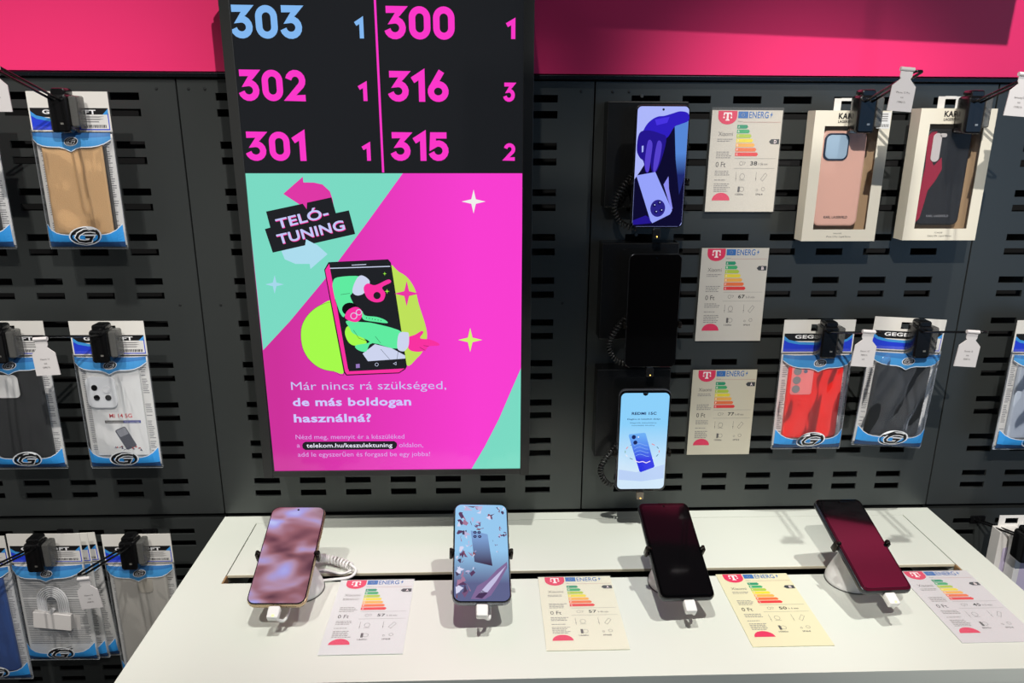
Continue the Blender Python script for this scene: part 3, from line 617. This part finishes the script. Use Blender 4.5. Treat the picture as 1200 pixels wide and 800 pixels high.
for i, (loc, w, h, art, lb, zt, on) in enumerate(WP):
    ph = phone(loc, w, h, 0, 0, 0, lb, EDGE_B if i < 2 else EDGE_S, art, r=.0085 if i < 2 else .0105, marg=.0024 if i == 0 else .003)
    pos = ['uppermost', 'middle', 'lowest'][i]
    st = empty('wall_phone_holder', (.0725, 0, zt-.15), f'black wall bracket with metal grips and coiled lead carrying the {pos} wall phone', 'phone holder', 'wall phone holders')
    sx, _, sz = st.location
    MB().box((0, -.0165, .075), (.117, .031, .150), PLT).build('back_plate', st, bevel=.0018)
    dx, dz = loc[0]-sx, loc[2]-sz; Y = PY+.0082
    MB().slab(.042, .046, abs(Y)-.031, .008, .002, BPL, (dx, (Y-.0315)/2, dz), None).build('mount', st, smooth=40)
    for s in (-1, 1):
        g = MB().slab(.0046, .010, .014, .0015, .0008, GRIP, (dx+s*(w/2+.0025), PY+.0040, dz-.020)); g.box((dx+s*(w/4+.008), PY+.0093, dz-.020), (w/2-.010, .0016, .006), GRIP)
        g.lathe([(.0001, 0), (.0026, .0002), (.0026, .003), (.0001, .0032)], GRIP, (dx+s*(w/2+.0012), PY-.0038, dz-.0225), n=12); g.build('grip', st, smooth=35)
    pl = MB().slab(.0115, .014, .007, .002, .001, BPL if i < 2 else mat((120, 112, 100), .3), (dx+.001, PY+.004, dz-h/2-.0083)); pl.box((dx+.001, PY+.004, dz-h/2-.0006), (.009, .0028, .003), mat((150, 150, 150), .3, .8))
    pl.slab(.0018, .0018, .0006, .0008, .0001, mat((255, 220, 140), .3, emit=(255, 190, 80), es=3.), (dx+.0015, PY+.0002, dz-h/2-.0125)); pl.build('plug', st, smooth=40)
    # coiled lead at the left of the phone
    q = [(dx-w/2+.012, PY+.018, dz-.004), (dx-w/2-.012, PY+.010, dz-.028), (dx-w/2-.022, PY+.014, dz-.055), (dx-w/2-.010, PY+.018, dz-.080), (dx-w/2+.014, PY+.016, dz-.088)]
    MB().tube(helix(bez(q, 30), .0038, 24, 10), .0013, mat((34, 34, 33), .35), 6).build('coiled_lead', st, smooth=60)
    MB().lathe([(.0024, 0), (.0024, .002), (.0010, .002)], mat((120, 120, 115), .3, .8), n=14).build('screw', st).matrix_basis = Matrix.Translation((dx-.018, -.001, .158)) @ Matrix.Rotation(math.radians(90), 4, 'X')

# ------------------------------------------------------------------ peg hooks and price tags
HK = mat((18, 18, 20), .22, .4, name='hook_black'); LOCK = mat((10, 10, 11), .24, coat=.15, name='lock_black'); SMK = mat((95, 95, 92), .2, alpha=.75, name='smoked_plastic')
def hook(x, z0, label, ypack, length=.205, rise=.058, bar=0, group='black peg hooks on the perforated wall'):
    r = empty('peg_hook', (x, 0, z0), label, 'hook', group)
    s = rise/length; zz = lambda y: -y*s
    g = MB().slab(.026, .014, .003, .002, .0005, HK, (0, -.0016, .003)); g.box((-.008, .004, .003), (.004, .012, .006), HK); g.box((.008, .004, .003), (.004, .012, .006), HK); g.build('wall_plate', r, smooth=35)
    for dx in (-.0048, .0048):
        MB().tube([(dx, -.002, .002), (dx, -length*.5, zz(-length*.5)+.001), (dx, -length, zz(-length))], .0017, HK, 8).build('prong', r, smooth=60)
    MB().tube([(-.0048, -length, rise), (-.003, -length-.0035, rise+.001), (.003, -length-.0035, rise+.001), (.0048, -length, rise)], .0017, HK, 8).build('prong_tip', r, smooth=60)
    yc = ypack-.0185; zc = zz(yc)
    L = MB().slab(.026, .050, .026, .005, .003, LOCK, (0, yc, zc-.012)); L.slab(.020, .010, .020, .004, .002, LOCK, (.001, yc, zc+.0155)); o = L.build('security_lock', r, smooth=35)
    MB().slab(.0105, .040, .022, .003, .002, SMK, (.0185, yc+.001, zc-.009)).build('smoked_cover', o, smooth=35)
    MB().box((.003, yc-.0135, zc-.025), (.004, .0006, .0025), mat((160, 158, 150), .2, .6)).build('lock_slot', o)
    return r
TAGM = mat((214, 210, 208), .35, name='tag_plastic', alpha=.93)
def price_tag(x, y, z, label, lines, yaw=0., roll=0.):
    r = empty('price_tag', (x, y, z), label, 'price tag', 'white plastic price tags on hook tips'); rot_to(r, yaw, 0, roll)
    pts = [(-.0075, .003), (.0075, .003), (.0075, -.006), (.0060, -.009), (.0145, -.017), (.0150, -.046), (-.0150, -.046), (-.0145, -.017), (-.0060, -.009), (-.0075, -.006)]
    m = MB(); m.loft([[(a, -.0006, b) for a, b in pts], [(a, .0006, b) for a, b in pts]][::-1], TAGM); m.build('tag_plate', r)
    MB().tube([(-.0085, 0, .0022), (.0085, 0, .0022)], .0026, TAGM, 10).build('tag_clip', r, smooth=60)
    p = MB()
    for i, t in enumerate(lines): wd = .0013*len(t); p.text(t, (-wd/2, -.0255-.0055*i), (wd/2, -.0255-.0055*i), .0022, ink(95, 92, 92), 1, 0, -.0007)
    p.build('tag_print', r)
    return r

# ------------------------------------------------------------------ hanging bags with phone cases
FILM = film_mat(); FILM2 = film_mat((215, 222, 232), .05, sc=11, st=1.8, mul=1.0, name='wrinkled_film'); CARDW = mat((226, 223, 215), .5, name='header_paper'); PAPER = mat((230, 229, 226), .6)
BLU = ink(30, 62, 214); CYA = ink(60, 150, 220); BLK = ink(14, 14, 16); DBL = ink(24, 60, 110)
def lens_hole(mb, x, z, r, y): mb.poly(circ(x, z, r, 18), ink(20, 20, 22), 1, y)
def case_art(kind, w, h, root):
    """phone case inside the bag; returns nothing"""
    zc = -.0665-(h-.0665-.016)/2; hh = h-.0665-.022; cwid = w-.025; y = -.005
    def slab(m, wd=cwid, ht=hh, x=0, zz=zc, t=.008, r=.008): return MB().slab(wd, ht, t, r, .003, m, (x, y, zz))
    if kind == 'tan':
        slab(mat((205, 165, 115), .6, bump=(1500, .5)), r=.004).build('wallet_case', root, smooth=40)
        MB().box((cwid/2+.0008, y, zc), (.0025, .006, hh*.96), mat((40, 35, 32), .4)).build('case_edge', root)
    elif kind in ('black', 'blackslim'):
        slab(mat((26, 27, 27), .42, bump=(40, .1))).build('phone_case', root, smooth=40)
        if kind == 'black':
            o = MB(); o.slab(.040, .040, .0016, .008, .0006, mat((14, 14, 14), .3), (-cwid/2+.034, y-.0044, zc+hh/2-.029)); o.slab(.036, .036, .0006, .007, .0001, PAPER, (-cwid/2+.034, y-.0053, zc+hh/2-.029)); o.build('camera_cutout', root, smooth=40)
    elif kind == 'red':
        slab(mat((255, 44, 36), .32)).build('phone_case', root, smooth=40)
        o = MB().slab(.034, .047, .0014, .004, .0005, mat((255, 150, 148), .35), (-cwid/2+.021, y-.0044, zc+hh/2-.025))
        for k in range(3): o.slab(.0125, .0125, .0008, .0062, .0002, mat((150, 150, 150), .4), (-cwid/2+.0125, y-.0054, zc+hh/2-.010-k*.0145))
        o.slab(.006, .006, .0008, .0029, .0002, mat((120, 130, 150), .4), (-cwid/2+.025, y-.0054, zc+hh/2-.010)); o.build('camera_cutout', root, smooth=40)
    elif kind == 'clear':
        MB().box((0, -.0035, zc), (cwid-.006, .0008, hh-.004), mat((246, 246, 244), .5)).build('inner_card', root)
        p = MB(); y0 = -.0041; tx = .006; zc0 = zc; zc = zc-.027
        p.text('Mi 14 5G', (-.020+tx, zc+.018), (.014+tx, zc+.018), .0062, ink(215, 30, 40), 1, .012, y0)
        p.poly([(-.028+tx, zc+.009), (.0+tx, zc+.009), (.0+tx, zc+.0135), (-.028+tx, zc+.0135)], ink(90, 85, 80), 1, y0); p.poly([(0+tx, zc+.009), (.026+tx, zc+.009), (.026+tx, zc+.0135), (0+tx, zc+.0135)], ink(50, 60, 150), 1, y0)
        p.text('Camera protection', (-.026+tx, zc+.0103), (-.001+tx, zc+.0103), .0020, ink(230, 230, 230), 2, 0, y0); p.text('Full coverage', (.002+tx, zc+.0103), (.024+tx, zc+.0103), .0020, ink(230, 230, 230), 2, 0, y0)
        p.poly(off(rr(.018, .036, .003), .000+tx, zc-.016, math.radians(24)), ink(78, 80, 92), 1, y0); p.poly(off(rr(.015, .012, .002), -.004+tx, zc-.006, math.radians(24)), ink(150, 152, 160), 2, y0)
        rn = random.Random(3)
        for k in range(16):
            a = rn.uniform(-.02, .024); b = zc-.034+rn.uniform(-.003, .003); p.poly([(a+tx, b), (a+.004+tx, b+rn.uniform(-.002, .003)), (a+.002+tx, b+.003)], (ink(60, 60, 90), ink(200, 60, 60), ink(130, 130, 150))[k % 3], 2, y0)
        p.text('ANTI SHOCK', (-.010+tx, zc-.044), (.010+tx, zc-.044), .0022, ink(60, 50, 140), 1, .01, y0)
        p.build('card_print', root); zc = zc0
        cl = film_mat((225, 230, 235), .03, 'clear_case', 40, .3, .2)
        MB().slab(cwid, hh, .007, .009, .003, cl, (0, y-.001, zc)).build('phone_case', root, smooth=40)
        o = MB().slab(.044, .050, .0014, .010, .0006, mat((222, 224, 226), .25), (-cwid/2+.025, y-.0052, -.108))
        for a, b in ((-.009, .0075), (-.0075, -.0085), (.0095, -.0085)): o.slab(.0090, .0090, .001, .0044, .0002, mat((12, 12, 14), .3), (-cwid/2+.025+a, y-.0064, -.108+b))
        o.slab(.012, .012, .001, .0058, .0002, mat((200, 202, 205), .2), (-cwid/2+.034, y-.0064, -.1035)); o.build('camera_ring', root, smooth=40)
    elif kind == 'frost':
        slab(mat((206, 202, 194), .3, alpha=.9, bump=(25, .4)), r=.006).build('phone_case', root, smooth=40)
        MB().slab(.024, .030, .001, .008, .0004, mat((190, 184, 172), .35), (.008, y-.0045, zc+hh/2-.018)).build('camera_cutout', root, smooth=40)
    elif kind == 'cable':
        c = MB(); RX = .024
        for k in range(6):
            r = RX-k*.0029; pts = [(-r, 0, -.05)]+[(-r, 0, -.02)]+[(r*math.cos(t), 0, r*1.15*math.sin(t)) for t in [math.pi*(1-i/12) for i in range(13)]]+[(r, 0, -.05)]
            c.tube([(a, y-.001-.0004*k, b+zc+.022) for a, b0, b in pts], .00125, mat((244, 244, 244), .35), 6)
        c.build('cable_loops', root, smooth=60)
        MB().box((-.002, y-.0045, zc-.011), (.060, .007, .030), mat((222, 218, 214), .6), Matrix.Rotation(math.radians(7), 3, 'Y')).build('paper_band', root, bevel=.001)
        MB().box((.0, y-.006, zc+.008), (.007, .004, .012), mat((200, 200, 200), .3), Matrix.Rotation(math.radians(35), 3, 'Y')).build('cable_plug', root, bevel=.0008)
    elif kind == 'blue':
        slab(mat((40, 80, 150), .4)).build('phone_case', root, smooth=40)
    elif kind == 'silver':
        slab(mat((190, 200, 214), .35, alpha=.9, bump=(30, .8)), r=.006).build('phone_case', root, smooth=40)
def bag(x, y, ztop, w, h, kind, label, yaw=0, tilt=0, roll=0, seed=0, group='clear bags with phone accessories', film=None, sticker=True, crease=0.):
    film = film or FILM
    r = empty('hanging_bag', (x, y, ztop), label, 'package', group); rot_to(r, yaw, tilt, roll)
    hh = .0525
    # header card with a slot for the hook
    hc = MB()
    for c, d in (((0, 0, -.0035), (w, .0008, .007)), ((-(w/2+.013)/2, 0, -.0125), (w/2-.013, .0008, .011)), (((w/2+.013)/2, 0, -.0125), (w/2-.013, .0008, .011)), ((0, 0, -.018-(hh-.018)/2), (w, .0008, hh-.018))): hc.box(c, d, CARDW)
    ho = hc.build('header_card', r)
    p = MB(); y0 = -.0005; W2 = w/2-.0022; z1 = -.0215; z2 = -hh+.002
    p.poly([(-W2, z1), (W2, z1), (W2, z1-.012), (-W2, z1-.012)], BLK, 1, y0)
    p.poly([(-W2, z1-.004), (-W2*.86, z1-.010), (-W2*.55, z1-.0135), (0, z1-.0145), (W2*.5, z1-.0135), (W2*.84, z1-.009), (W2, z1-.001), (W2, z2), (-W2, z2)], CYA, 2, y0)
    p.poly([(-W2, z1-.010), (-W2*.86, z1-.0145), (-W2*.55, z1-.0175), (0, z1-.0185), (W2*.5, z1-.0175), (W2*.84, z1-.013), (W2, z1-.007), (W2, z2), (-W2, z2)], BLU, 3, y0)
    p.text('GEGESOFT', (-w*.33, z1-.0078), (w*.33, z1-.0078), .0052, ink(240, 240, 240), 4, .035, y0)
    p.build('header_print', ho)
    if sticker:
        s = MB(); s.poly([(w*.12, -.030), (w*.47, -.030), (w*.47, -.049), (w*.12, -.049)], ink(222, 220, 216), 5, y0); rn = random.Random(seed)
        a = w*.15
        while a < w*.44:
            b = rn.uniform(.0005, .0014); s.poly([(a, -.0435), (a+b, -.0435), (a+b, -.0475), (a, -.0475)], BLK, 6, y0); a += b+rn.uniform(.0004, .0011)
        for k in range(3): s.poly([(w*.14, -.0325-k*.0032), (w*(.34+.09*rn.random()), -.0325-k*.0032), (w*.36, -.0338-k*.0032), (w*.14, -.0338-k*.0032)], ink(120, 118, 118), 6, y0)
        s.build('barcode_sticker', ho)
    # insert sheet with small print at both sides
    MB().box((0, .002, -(hh+h)/2), (w-.004, .0006, h-hh-.006), PAPER).build('insert_sheet', r)
    t = MB(); rn = random.Random(seed+9); GT = ink(120, 120, 124); z = -hh-.018
    while z > -h+.024:
        for a, b in ((-w/2+.006, -w/2+.0145), (w/2-.0150, w/2-.0055)):
            if kind == 'cable': b = w/2-.008
            if kind == 'cable' and a > 0: continue
            e = b-rn.uniform(0, .004)
            if rn.random() < .82: t.poly([(a, z), (e, z), (e, z+.0011), (a, z+.0011)], GT, 1, .0017)
        z -= .0031
    t.build('small_print', r)
    case_art(kind, w, h, r)
    # film pouch: front and back sheets, creased
    nx, nz = (26, 40) if crease else (14, 24); f = MB(); zt, zb = -.046, -h
    def fy(u, v, crease=crease):
        e = (1-abs(2*u-1)**6)*(1-abs(2*v-1)**8); n = noise.noise(Vector((u*3+seed, v*5-u*2, seed*1.7)))
        return e*(.0112+.0022*n+crease*(noise.noise(Vector((u*5.5+v*3.2, v*1.6, seed)))+.45*math.sin(15*u+7*v+2.2*noise.noise(Vector((u*2, v*2.5, seed+3)))+seed)*(.4+abs(noise.noise(Vector((u*3, v*2, seed+8)))))))+.0011+.0004*n
    vs = [(-w/2+w*i/nx+(.0008*noise.noise(Vector((seed, j*.7, 0))) if i in (0, nx) else 0), -fy(i/nx, j/nz), zt+(zb-zt)*j/nz) for j in range(nz+1) for i in range(nx+1)]
    fs = [(j*(nx+1)+i, (j+1)*(nx+1)+i, (j+1)*(nx+1)+i+1, j*(nx+1)+i+1) for j in range(nz) for i in range(nx)]
    f.add(vs, fs, film); fo = f.build('film_pouch', r, smooth=180)
    # blue print on the film, following its bulge
    q = MB()
    def onfilm(pts, m, lay):
        nonlocal q
        b = len(q.v); q.poly(pts, m, 0); k = q.v[b:]
        q.v[b:] = [(a, -fy(a/w+.5, (c-zt)/(zb-zt), 0)-crease*.3-.0007-.00015*lay, c) for a, _, c in k]
    def strips(top, bot, m, lay, x0, x1, n=14):
        for i in range(n):
            a, b = x0+(x1-x0)*i/n, x0+(x1-x0)*(i+1)/n; ua, ub = (2*i/n-1), (2*(i+1)/n-1)
            for k in range(5):
                f0, f1 = k/5, (k+1)/5; L_ = lambda t, q, f: t+(q-t)*f
                onfilm([(a, L_(top(ua), bot(ua), f0)), (b, L_(top(ub), bot(ub), f0)), (b, L_(top(ub), bot(ub), f1)), (a, L_(top(ua), bot(ua), f1))], m, lay)
    W3 = w/2-.002
    wn = ink(226, 232, 238)
    sc_b = lambda u: -.0725-.002*(abs(u) < .18)+.010*abs(u)**5-(.004*max(0, 1-abs(u)/.14))
    strips(lambda u: -hh-.0015, lambda u: sc_b(u)-.0012, wn, 0, -W3, W3); strips(lambda u: -hh-.0015, sc_b, ink(60, 140, 200), 1, -W3, W3); strips(lambda u: -hh-.0015, lambda u: -.0625+.004*abs(u), ink(45, 110, 172), 2, -W3, W3)
    q.build('upper_print', fo); q = MB()
    bt = lambda u: -h+.0185+.0145*abs(u)**5
    strips(lambda u: bt(u)+.0012, lambda u: bt(u)-.0008, wn, 0, -W3, W3); strips(bt, lambda u: -h+.0088, ink(48, 150, 225), 1, -W3, W3); strips(lambda u: -h+.009, lambda u: -h+.0012, ink(28, 66, 112), 1, -W3, W3)
    def logo(cx, cz, s, lay):
        el = lambda k: [(cx+s*k*(1.62*math.cos(t)+.12*math.sin(t)), cz+s*k*(1.0*math.sin(t)+.10*math.cos(t))) for t in [2*math.pi*i/26 for i in range(26)]]
        onfilm(el(1.12), ink(235, 238, 240), lay); onfilm(el(1.0), BLK, lay+1); 
        gp = [(.78, .55), (.35, .68), (-.15, .62), (-.55, .25), (-.68, -.2), (-.45, -.58), (.0, -.68), (.42, -.60), (.55, -.12), (.0, -.12)]
        gp = [(cx+s*(a*1.35+.3*b), cz+s*b*.98) for a, b in gp]
        for wd, m, la in ((.50, ink(238, 240, 242), lay+2), (.28, BLK, lay+3)):
            b = len(q.v); q.ribbon(gp, s*wd, m, 0); k = q.v[b:]; q.v[b:] = [(a, -fy(min(max(a/w+.5, 0), 1), (c-zt)/(zb-zt), 0)-crease*.3-.0007-.00015*la, c) for a, _, c in k]
    q.build('lower_print', fo)
    for lz, ls in ((-h+.0175, .0125), (-.0655, .0055)):
        q = MB(); logo(.002, lz, ls, 3); q.build('logo', fo)
    e = MB().box((0, -.0008, -h-.0005), (w, .0016, .004), film); e.box((-w/2, -.0008, -(h+.05)/2), (.0018, .0016, h-.05), film); e.box((w/2, -.0008, -(h+.05)/2), (.0018, .0016, h-.05), film); e.build('heat_seal', fo)
    return r
TOPZ, MIDZ, LOWZ = .633, .309, -.046
YP = -.050
def rod_z(z0, y): return z0+.058/.205*(-y)
def hang(x, z0, ztop, w, h, kind, label, hlabel, **k):
    b = bag(x, YP, ztop, w, h, kind, label, **k)
    return b
def bp(tl, tr, bl, br, y=None):
    """bag size and place from its four corners on the hanging plane"""
    y = YP if y is None else y; q = [at(*c, y) for c in (tl, tr, bl, br)]
    return ((q[0][0]+q[1][0]+q[2][0]+q[3][0])/4, y, (q[0][2]+q[1][2])/2, (q[1][0]-q[0][0]+q[3][0]-q[2][0])/2, (q[0][2]+q[1][2]-q[2][2]-q[3][2])/2)
LK = 'black peg hook with lock holding the bag with '
b = bp((28, 107), (125, 107), (62, 290), (151, 289))
bag(*b, 'tan', 'clear bag with a tan wallet case, top row of the left wall', seed=1)
hook(b[0]+.002, TOPZ, LK+'the tan case', YP)
bag(b[0]-.157, *b[1:], 'blackslim', 'clear bag with a black case, top row, cut off by the left edge', seed=2)
hook(b[0]-.155, TOPZ, 'black peg hook at the left edge of the photo, in the top row', YP)
b = bp((-36, 376), (50, 376), (-8, 547), (80, 547))
bag(*b, 'black', 'clear bag with a black case with square camera cut-out, middle row at the left edge', seed=3)
hook(b[0]+.002, MIDZ, LK+'the square camera cut-out', YP)
b = bp((80, 376), (166, 376), (108, 546), (193, 546))
bag(*b, 'clear', 'clear bag with a see-through case over a printed card, middle row of the left wall', seed=4)
hook(b[0]+.001, MIDZ, LK+'the see-through case', YP)
b = bp((15, 622), (100, 622), (36, 766), (118, 768))
for k, (dx, dy, dz, ro) in enumerate(((0, 0, 0, .6), (.0035, .0145, -.009, -.8), (.007, .029, -.018, -2.6))):
    bag(b[0]+dx, b[1]-.008+dy, b[2]+dz, *b[3:], 'cable', ['clear bag with a coiled white cable, frontmost of its stack in the lower left', 'second clear bag, directly behind the coiled white cable bag', 'rearmost clear bag in the stack behind the coiled white cable'][k], roll=math.radians(ro), seed=5+k)
hook(b[0], LOWZ+.012, 'black peg hook with lock holding the stack with the coiled cable', YP-.010)
b = bp((123, 624), (203, 627), (141, 790), (219, 790))
bag(*b, 'frost', 'clear bag with a frosted case, partly behind the left end of the table', seed=8)
hook(b[0]-.001, LOWZ+.010, LK+'the frosted case', YP)
bag(b[0]-.262, *b[1:], 'blue', 'clear bag with a blue item, lower row, cut off by the left edge', seed=9)
hook(b[0]-.262, LOWZ+.010, 'black peg hook beyond the left edge in the lower row', YP)
b = bp((919, 374), (1004, 375), (904, 522), (982, 525))
bag(*b, 'red', 'clear bag with a bright red case, middle row of the right wall', seed=10, film=film_mat((235, 240, 245), .03, sc=11, st=1.5, mul=.9), sticker=False, crease=.004)
hook(b[0]+.004, MIDZ, LK+'the red case', YP)
b = bp((1030, 369), (1114, 376), (1003, 517), (1077, 525))
bag(*b, 'blackslim', 'wrinkled clear bag with a shiny black case, right of the red case', seed=11, roll=math.radians(2.5), yaw=math.radians(-3), film=FILM2, crease=.0085)
hook(b[0]+.006, MIDZ, LK+'the shiny black case', YP)
b = bp((1189, 374), (1275, 376), (1167, 522), (1246, 526))
bag(*b, 'silver', 'crinkled clear bag with a silvery case, cut off by the right edge', seed=12, film=FILM2, crease=.0055)
hook(b[0], MIDZ, 'black peg hook beyond the right edge in the middle row', YP)
price_tag(-.7225, -.213, .686, 'white price tag at the left edge above the bag with the tan case', ['Flip', '5990 Ft'])
price_tag(-.722, -.213, .364, 'white price tag between the two left middle bags', ['Xiaomi 14', 'tok', '5990 Ft'], roll=math.radians(-3))
price_tag(-.722, -.211, .0165, 'white price tag in front of the bag stack with the coiled cable', ['Xiaomi 14', 'tok', '3990 Ft'], roll=math.radians(-6))
price_tag(.3445, -.208, .692, 'white price tag above the carton with the pink case', ['iPhone 15 Pro', 'tok', '17990 Ft'], roll=math.radians(4))
price_tag(.4900, -.208, .687, 'white price tag at the right edge above the carton with the black case', ['Samsung S24', 'tok', '17990 Ft'], roll=math.radians(4))
price_tag(.3430, -.208, .367, 'white price tag between the red case and the shiny black case', ['Xiaomi 14T', '7990 Ft', 'tok'], roll=math.radians(4))
price_tag(.4835, -.208, .366, 'white price tag right of the shiny black case', ['Xiaomi 15', 'tok', '5990 Ft'], roll=math.radians(4))

# ------------------------------------------------------------------ window cartons with designer cases
CARTON = mat((226, 220, 202), .55, name='carton'); CART_IN = mat((165, 138, 105), .7)
def carton(x, ztop, w, h, label, kind):
    r = empty('window_carton', (x, YP, ztop), label, 'package', 'window cartons with phone cases'); d = .026
    wx, wt, wbm = w/2-.0155, .021, .017                     # window inset
    m = MB(); yf = -d/2+.0006
    zt, zb = -wt, -h+wbm; cxs = .0008
    for c, dd in (((0, yf, -wt/2), (w, .0012, wt)), ((0, yf, -h+wbm/2), (w, .0012, wbm)), ((-(w/2+wx)/2, yf, (zt+zb)/2), (w/2-wx, .0012, zt-zb)), (((w/2+wx)/2, yf, (zt+zb)/2), (w/2-wx, .0012, zt-zb)),
                  ((-w/2+.0006, .0006, -h/2), (.0012, d-.0012, h)), ((w/2-.0006, .0006, -h/2), (.0012, d-.0012, h)), ((0, .0006, -.0006), (w-.0024, d-.0012, .0012)), ((0, .0006, -h+.0006), (w-.0024, d-.0012, .0012)), ((0, d/2-.0006, -h/2), (w, .0012, h))): m.box(c, dd, CARTON)
    m.build('carton_body', r)
    MB().box((0, d/2-.0018, (zt+zb)/2), (w-.004, .001, h-.004), CART_IN).build('inner_tray', r)
    MB().box((0, yf+.0009, (zt+zb)/2), (wx*2+.004, .0004, zt-zb+.004), film_mat((240, 240, 240), .0, 'window_film', 9, .35, .45)).build('window_film', r)
    hw, hh = wx*2-.012, zt-zb-.010; zc = (zt+zb)/2-.001
    yb = -.002
    if kind == 'pink':
        MB().slab(hw, hh, .009, .010, .003, mat((226, 178, 160), .42, alpha=1), (-.005, yb, zc)).build('phone_case', r, smooth=40)
        c = MB(); c.slab(.036, .038, .002, .009, .001, mat((30, 42, 62), .2), (-.005-hw/2+.0215, yb-.0052, zc+hh/2-.0225)); c.slab(.031, .033, .0012, .0075, .0003, mat((160, 185, 205), .25), (-.005-hw/2+.0215, yb-.0064, zc+hh/2-.0225)); c.build('camera_cutout', r, smooth=40)
        MB().box((-.005-hw/2-.0003, yb, zc+.022), (.001, .004, .014), BLK).build('side_button', r)
        p = MB(); p.text('KARL LAGERFELD', (-.005-.0175, zc-hh/2+.0115), (-.005+.0175, zc-hh/2+.0115), .0034, ink(25, 25, 28), 1, .03, yb-.0046); p.build('case_lettering', r)
    else:
        MB().slab(hw, hh, .009, .010, .003, mat((18, 19, 23), .5), (-.004, yb, zc)).build('phone_case', r, smooth=40)
        c = MB(); c.slab(.0125, .040, .0014, .006, .0005, mat((196, 190, 188), .4), (-.004-hw/2+.0155, yb-.005, zc+hh/2-.0265)); c.slab(.010, .0055, .0014, .0025, .0005, mat((196, 190, 188), .4), (-.004-hw/2+.0235, yb-.005, zc+hh/2-.0095)); c.build('camera_cutout', r, smooth=40)
        cr = ink(150, 14, 52); s = MB(); X0 = -.004-hw/2
        s.poly([(X0+.001, zc+hh/2-.012), (X0+.006, zc+hh/2-.005), (X0+.014, zc+hh/2-.004), (X0+.010, zc+hh/2-.020), (X0+.010, zc+hh/2-.040), (X0+.016, zc+hh/2-.052), (X0+.026, zc+hh/2-.040), (X0+.029, zc+.012), (X0+.022, zc-.004), (X0+.013, zc-.018), (X0+.010, zc-.040), (X0+.007, zc-.058), (X0+.002, zc-.064), (X0+.001, zc-.02), (X0+.004, zc+.015)], cr, 1, yb-.0046); s.build('crimson_pattern', r)
        p = MB(); p.text('KARL LAGERFELD', (-.004-.0165, zc-hh/2+.0125), (-.004+.0165, zc-hh/2+.0125), .0030, ink(130, 130, 135), 2, .02, yb-.0046); p.build('case_lettering', r)
    p = MB(); y0 = yf-.0007
    p.text('KARL', (-.021, -.011), (.003, -.011), .0072, BLK, 1, .035, y0); p.text('LAGERFELD', (-.021, -.0165), (.003, -.0165), .0034, BLK, 1, .03, y0)
    p.text('iPhone 15 Pro - Liquid Silicone' if kind == 'pink' else 'Galaxy S24  Liquid Silicone', (-.018, -h+.0055), (.018, -h+.0055), .0024, ink(60, 58, 55), 1, 0, y0); p.text('MAGSAFE' if kind == 'pink' else 'CASE', (-.008, -h+.0105), (.004, -h+.0105), .0018, ink(90, 88, 85), 1, 0, y0)
    p.build('carton_print', r)
    if kind == 'pink':
        s = MB(); s.poly([(w/2-.020, -.002), (w/2-.001, -.002), (w/2-.001, -.024), (w/2-.020, -.024)], ink(226, 226, 224), 1, y0)
        for k in range(9): s.poly([(w/2-.018+k*.0018, -.018), (w/2-.0172+k*.0018, -.018), (w/2-.0172+k*.0018, -.022), (w/2-.018+k*.0018, -.022)], BLK, 2, y0)
        for k in range(4): s.poly([(w/2-.018, -.004-k*.003), (w/2-.005, -.004-k*.003), (w/2-.005, -.0052-k*.003), (w/2-.018, -.0052-k*.003)], ink(120, 118, 116), 2, y0)
        s.build('barcode_sticker', r)
    tb_ = MB(); 
    for c, dd in (((-.013, d/2-.0006, .008), (.010, .001, .018)), ((.013, d/2-.0006, .008), (.010, .001, .018)), ((0, d/2-.0006, .0155), (.016, .001, .004))): tb_.box(c, dd, mat((225, 225, 222), .3, alpha=.8))
    tb_.build('hang_tab', r)
    return r
b = bp((954, 128), (1047, 131), (941, 282), (1023, 283), YP-.013)
carton(b[0], b[2], b[3], b[4], 'white window carton with a pink phone case, the left one of two', 'pink')
hook(b[0]+.003, TOPZ, 'black peg hook with lock on top of the carton with the pink case', YP-.014)
b = bp((1076, 127), (1168, 127), (1061, 282), (1144, 281), YP-.013)
carton(b[0], b[2], b[3], b[4], 'white window carton with a black and crimson phone case, the right one of two', 'black')
hook(b[0]+.003, TOPZ, 'black peg hook with lock on top of the carton with the crimson pattern', YP-.014)
# slim white cartons at the lower right
def slim(x, y, ztop, label, tint):
    r = empty('slim_carton', (x, y, ztop), label, 'package', 'slim white cartons on the lower right hook'); w, h, d = .062, .15, .022
    MB().box((0, 0, -h/2), (w, d, h), mat(tint, .45), None).build('carton_body', r, bevel=.001)
    m = MB(); y1 = d/2-.001
    for c, dd in (((-.0165, y1, .009), (.011, .001, .020)), ((.0165, y1, .009), (.011, .001, .020)), ((0, y1, .0165), (.022, .001, .005)), ((0, y1, .0015), (.022, .001, .005))): m.box(c, dd, mat((232, 230, 226), .4))
    m.build('hang_tab', r)
    p = MB(); p.poly([(-.022, -.03), (.022, -.02), (.022, -.12), (-.022, -.12)], mat((200, 190, 215), .4), 1, -d/2-.0002); p.poly(circ(.006, -.028, .003, 12), ink(210, 70, 80), 2, -d/2-.0002); p.build('carton_print', r)
    return r
b = at(1189, 619, -.058); hx = at(1178, 612, -.07)[0]
slim(b[0], -.058, b[2], 'white slim carton at the lower right, the rear one on the hook', (222, 219, 214))
slim(b[0]+.014, -.084, b[2]-.002, 'white slim carton at the lower right, the front one with a lilac print', (230, 228, 226))
hook(hx+.004, LOWZ+.014, 'black peg hook with lock holding the slim white cartons at the lower right', -.096)
